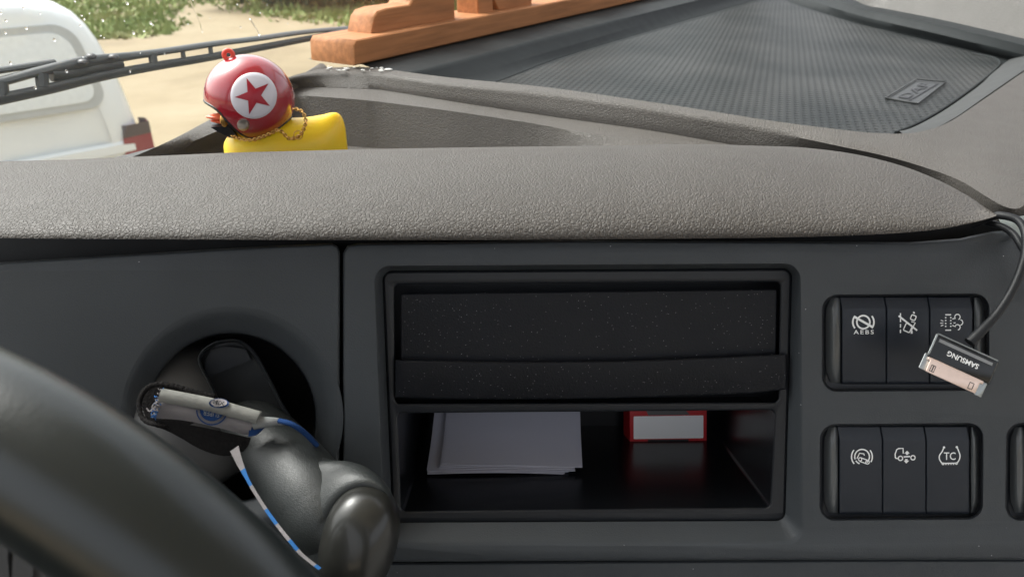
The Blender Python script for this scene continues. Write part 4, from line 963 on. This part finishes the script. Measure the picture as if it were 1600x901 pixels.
# ================================================================== CAB SHELL (roof, doors, rear wall: mostly unseen, shade the dashboard; openings shaped to let light in)
def vp(f, r, z): return CAM + VF * f + VD * r + Zv * z
shell_t = thing('truck_cab', 'pale lined truck cab with door window, seen at the far right edge', 'truck cab', vp(0, 0, -1.3))
def plate(c4, thick, name, m):
    c4 = [Vector(c) for c in c4]; n = (c4[1] - c4[0]).cross(c4[3] - c4[0]).normalized() * thick; b = [c + n for c in c4]
    MB().add(*grid([c4, b], True)).add(c4, [(0, 1, 2, 3)]).add(b, [(0, 1, 2, 3)]).build(name, m, shell_t, smooth=False)
RL, RR_, FB, ZR = -.80, 1.62, -1.25, .85
for fa, fb_, ra, rb in ((.40, -.55, RL, .85), (-.55, FB, RL, RR_), (.36, -.55, 1.53, RR_)):      # unseen roof, opening at the right added to let light in
    plate([vp(fa, ra, ZR), vp(fa, rb, ZR), vp(fb_, rb, ZR), vp(fb_, ra, ZR)], -.04, 'roof', M['liner'])
for za, zb in ((-1.3, -.35), (.55, ZR)): plate([vp(FB, RL, za), vp(FB, RR_, za), vp(FB, RR_, zb), vp(FB, RL, zb)], .04, 'rear_wall', M['liner'])  # unseen; window gap between the strips added to light the dashboard
plate([vp(.55, RL, -1.3), vp(.55, RR_, -1.3), vp(FB, RR_, -1.3), vp(FB, RL, -1.3)], .04, 'floor', M['seatc'])
for r in (RL, RR_):
    sg = 1 if r < 0 else -1; z1 = -.40 if r < 0 else -.26; fb = -1.1 if r < 0 else -.95  # door window openings enlarged to bring more light onto the dashboard
    plate([vp(.60, r, -1.3), vp(FB, r, -1.3), vp(FB, r, z1), vp(.60, r, z1)], .04 * sg, 'door_panel', M['trim'])
    plate([vp(.52, r, z1), vp(.60, r, z1), vp(.42, r, ZR), vp(.34, r, ZR)], .04 * sg, 'pillar', M['trim'])
    plate([vp(FB, r, z1), vp(fb, r, z1), vp(fb, r, ZR), vp(FB, r, ZR)], .04 * sg, 'door_pillar', M['liner'])
plate([vp(.60, RL, -1.3), vp(.60, RR_, -1.3), vp(.60, RR_, -.18), vp(.60, RL, -.18)], .04, 'bulkhead', M['seatc'])
# passenger-side dash end trim beyond the tray
T0 = [(1150,-62,-.1185),(1225,-56,-.1185),(1270,-36,-.1185),(1340,3,-.1185),(1389,15,-.1185),(1470,31,-.1185),(1600,61,-.1185),(1720,93,-.1185)]
t0 = rowz(T0); t1 = [p + Vector((.002, .004, .004)) for p in t0]; t2 = [p + Vector((.02, .035, .040)) for p in t0]; t3 = [p + Vector((.04, .06, .075)) for p in t0]; t4 = [p + Vector((.10, .15, .11)) for p in t0]
mk('dash_end_trim', *grid([t0, t1, t2, t3, t4]), M['trim'], dash, angle=60)

# ================================================================== WHITE VAN OUTSIDE
vo = az(222, 215, -1.55); vo = Vector((vo.x, vo.y, 0))
hd = radians(44); va = Vector((-sin(hd), cos(hd), 0)); vr = Vector((cos(hd), sin(hd), 0))
vo = vo - vr * .86
van = thing('white_van', 'white van with rounded rear corner parked ahead of the truck', 'van', vo)
def vv(a, r, z): return vo + va * a + vr * r + Zv * z
HWT = [(.30, .80), (.45, .90), (.7, .93), (1.0, .92), (1.2, .90), (1.45, .86), (1.7, .79), (1.88, .66), (1.97, .42), (2.0, .0)]
def sect(a, sw, top, inset=0):
    pts = []; zz = [.30, .35, .45, .6, .75, .9, 1.05, 1.2, 1.35, 1.5, 1.65, 1.76, 1.85, 1.92, 1.97, 1.99, 2.0]
    sc = (top - .3) / 1.7
    for z in zz: pts.append((sinterp(HWT, z) * sw, .3 + (z - .3) * sc))
    full = [(r, z) for r, z in pts] + [(-r, z) for r, z in pts[::-1][1:]]
    lean = lambda z: .16 * max(0, (z - 1.0)) ** 1.3
    return [vv(a + (lean(z) if a < 1 else 0), r, z) for r, z in full]
stn = [(.0, .70, 1.90), (.012, .80, 1.94), (.05, .89, 1.97), (.12, .955, 1.99), (.25, .99, 2.0), (.5, 1, 2.0), (1.5, 1.0, 2.03), (2.8, 1.0, 2.0), (3.3, .99, 1.85), (3.9, .98, 1.30), (4.4, .95, 1.12), (4.75, .88, .95), (4.85, .7, .85)]
rows = [sect(*s) for s in stn]
vb = mk('body', *grid(rows, True, True, True), M['carpaint'], van, angle=50)
def vanface(r, z, h=0.0): lean = .16 * max(0, (z - 1.0)) ** 1.3; e = abs(r) / .93; return vv(lean - h + .20 * max(0, e - .62) ** 1.5, r, z)
def rpatch(cor, rad, name, m, h, parent=van, n=6):
    lp = rq(cor, rad, n=n, lin=12); c = sum(lp, Vector((0, 0))) / len(lp); rows = [[vanface((c.lerp(p, t)).x, (c.lerp(p, t)).y, h) for p in lp] for t in (.02, .35, .7, 1)] + [[vanface(p.x, p.y, -.03) for p in lp]]
    return mk(name, *grid(rows, True), m, parent, angle=50)
win = rpatch([(-.60, 1.80), (.60, 1.80), (.70, 1.22), (-.70, 1.22)], .14, 'rear_window', M['seal'], .012)
rpatch([(-.54, 1.75), (.54, 1.75), (.635, 1.27), (-.635, 1.27)], .11, 'window_glass', M['carglass'], .020, win)
rows = [[vanface(r, z, d) for r in [-.8 + 1.6 * i / 16 for i in range(17)]] for z, d in ((.95, .0), (.93, .02), (.87, .024), (.84, .0))]
mk('door_crease', *grid(rows), M['carpaint'], van)
rows = [[vanface(r, z, d) for r in [-.9 + 1.8 * i / 16 for i in range(17)]] for z, d in ((.62, .0), (.60, .07), (.42, .08), (.34, .0))]
mk('bumper', *grid(rows), M['carpaint'], van)
for sg in (-1, 1):
    rows = []
    for i in range(9):
        z = .70 + .36 * i / 8; e = .06 * sin(pi * i / 8); rows.append([vanface(sg * r, z, h) + vr * (sg * h2) for r, h, h2 in ((.74 - e * .3, -.005, 0), (.77 - e, .02, 0), (.86, .022, .01), (.92, .012, .025), (.93, -.10, .03), (.925, -.16, .0))])
    tl_ = mk('tail_lamp', *grid(rows), M['tail'], van, angle=60)
    rows = [[p + (vv(-.004, 0, 0) - vv(0, 0, 0)) for p in r] for r in rows[6:]]; mk('lamp_cap', *grid(rows), M['taildark'], tl_)
for a in (.85, 3.75):
    for sg in (-1, 1):
        c = vv(a, sg * .86, .33); V, F = tube([c - vr * .1, c + vr * .1], .33, 28); mk('wheel', V, F, M['tyre'], van, angle=50)

# ================================================================== GROUND, GRASS, BUSHES
n = 60; V = []
for i in range(n + 1):
    for j in range(n + 1):
        x = (i / n * 2 - 1); y = (j / n * 2 - 1); x = math.copysign(abs(x) ** 3, x) * 900; y = math.copysign(abs(y) ** 3, y) * 900; V.append((x, y, 0))
F = [(i * (n + 1) + j, (i + 1) * (n + 1) + j, (i + 1) * (n + 1) + j + 1, i * (n + 1) + j + 1) for i in range(n) for j in range(n)]
g = mk('ground', V, F, M['soil'], None); tag(g, None, None, kind='structure')
def gpt(px, py): return az(px, py, -2.5)
def inside(p, poly):
    c = False; k = len(poly)
    for i in range(k):
        a, b = poly[i], poly[i - 1]
        if (a.y > p.y) != (b.y > p.y) and p.x < (b.x - a.x) * (p.y - a.y) / (b.y - a.y) + a.x: c = not c
    return c
polys = [[gpt(*p) for p in [(-120, -60), (60, 60), (150, 62), (215, 58), (279, 50), (264, 24), (285, 12), (340, -4), (360, -90), (-60, -90)]],
         [gpt(*p) for p in [(330, 6), (396, 22), (470, 32), (560, 41), (760, 44), (900, 30), (900, -90), (360, -90)]]]
random.seed(9); mb = MB(); V = []; F = []
for poly in polys:
    x0, x1 = min(p.x for p in poly), max(p.x for p in poly); y0, y1 = min(p.y for p in poly), max(p.y for p in poly); cnt = 0; tries = 0
    while cnt < 34000 and tries < 260000:
        tries += 1; p = Vector((random.uniform(x0, x1), y0 + (y1 - y0) * random.random() ** 1.7, 0))
        p2 = p + Vector((random.gauss(0, .25), random.gauss(0, .25), 0))
        if not inside(p2, poly): continue
        cnt += 1; h = random.uniform(.04, .15) * (1 + 1.2 * (random.random() < .06)); a = random.uniform(0, pi); w = random.uniform(.03, .10); dx, dy = cos(a) * w, sin(a) * w; k = len(V)
        V += [(p.x - dx, p.y - dy, 0), (p.x + dx, p.y + dy, 0), (p.x + random.gauss(0, .06), p.y + random.gauss(0, .06), h)]; F.append((k, k + 1, k + 2))
me = bpy.data.meshes.new('grass'); me.from_pydata(V, [], F); me.materials.append(M['grass']); go = bpy.data.objects.new('grass', me); COL.objects.link(go)
tag(go, 'patchy green grass beyond the sandy yard', 'grass', kind='stuff')
random.seed(31)
def bush(px, py, w, h, label):
    b = gpt(px, py); t = thing('bush', label, 'bush', b, 'bushes beyond the grass')
    V = []; F = []
    cl = [(Vector((random.gauss(0, w * .33), random.gauss(0, w * .25), h * random.uniform(.15, .8))), random.uniform(.18, .34) * w) for _ in range(14)]
    for _ in range(5200):
        c, r = random.choice(cl); d = Vector((random.gauss(0, 1), random.gauss(0, 1), random.gauss(0, 1))).normalized() * r * random.random() ** .4; p = b + c + d
        if p.z < .05: p.z = .05 + random.random() * .3
        u_ = Vector((random.gauss(0, 1), random.gauss(0, 1), random.gauss(0, 1))).normalized(); v_ = u_.orthogonal().normalized(); s = random.uniform(.05, .13); k = len(V)
        V += [p - u_ * s, p + v_ * s * .5, p + u_ * s, p - v_ * s * .5]; F.append((k, k + 1, k + 2, k + 3))
    mk('foliage', V, F, M['leaf'], t, smooth=False)
    mb = MB()
    for q in range(4): mb.add(*tube([b + Vector((random.gauss(0, .1), random.gauss(0, .1), 0)), b + Vector((random.gauss(0, w * .2), random.gauss(0, w * .2), h * .6))], [.06, .02], 7))
    mb.build('stems', M['bark'], t)
bush(275, -14, 2.6, 2.2, 'leafy bush furthest left, above the sandy path opening')
bush(375, -8, 2.6, 2.0, 'low bush between the left bush and the dark pair')
bush(450, 6, 3.4, 2.6, 'wide dark bush above the middle of the wiper')
bush(525, 8, 3.4, 2.6, 'dark bush just left of the wooden stand')
bush(620, 6, 3.4, 2.8, 'dark bush seen just above the wooden stand')
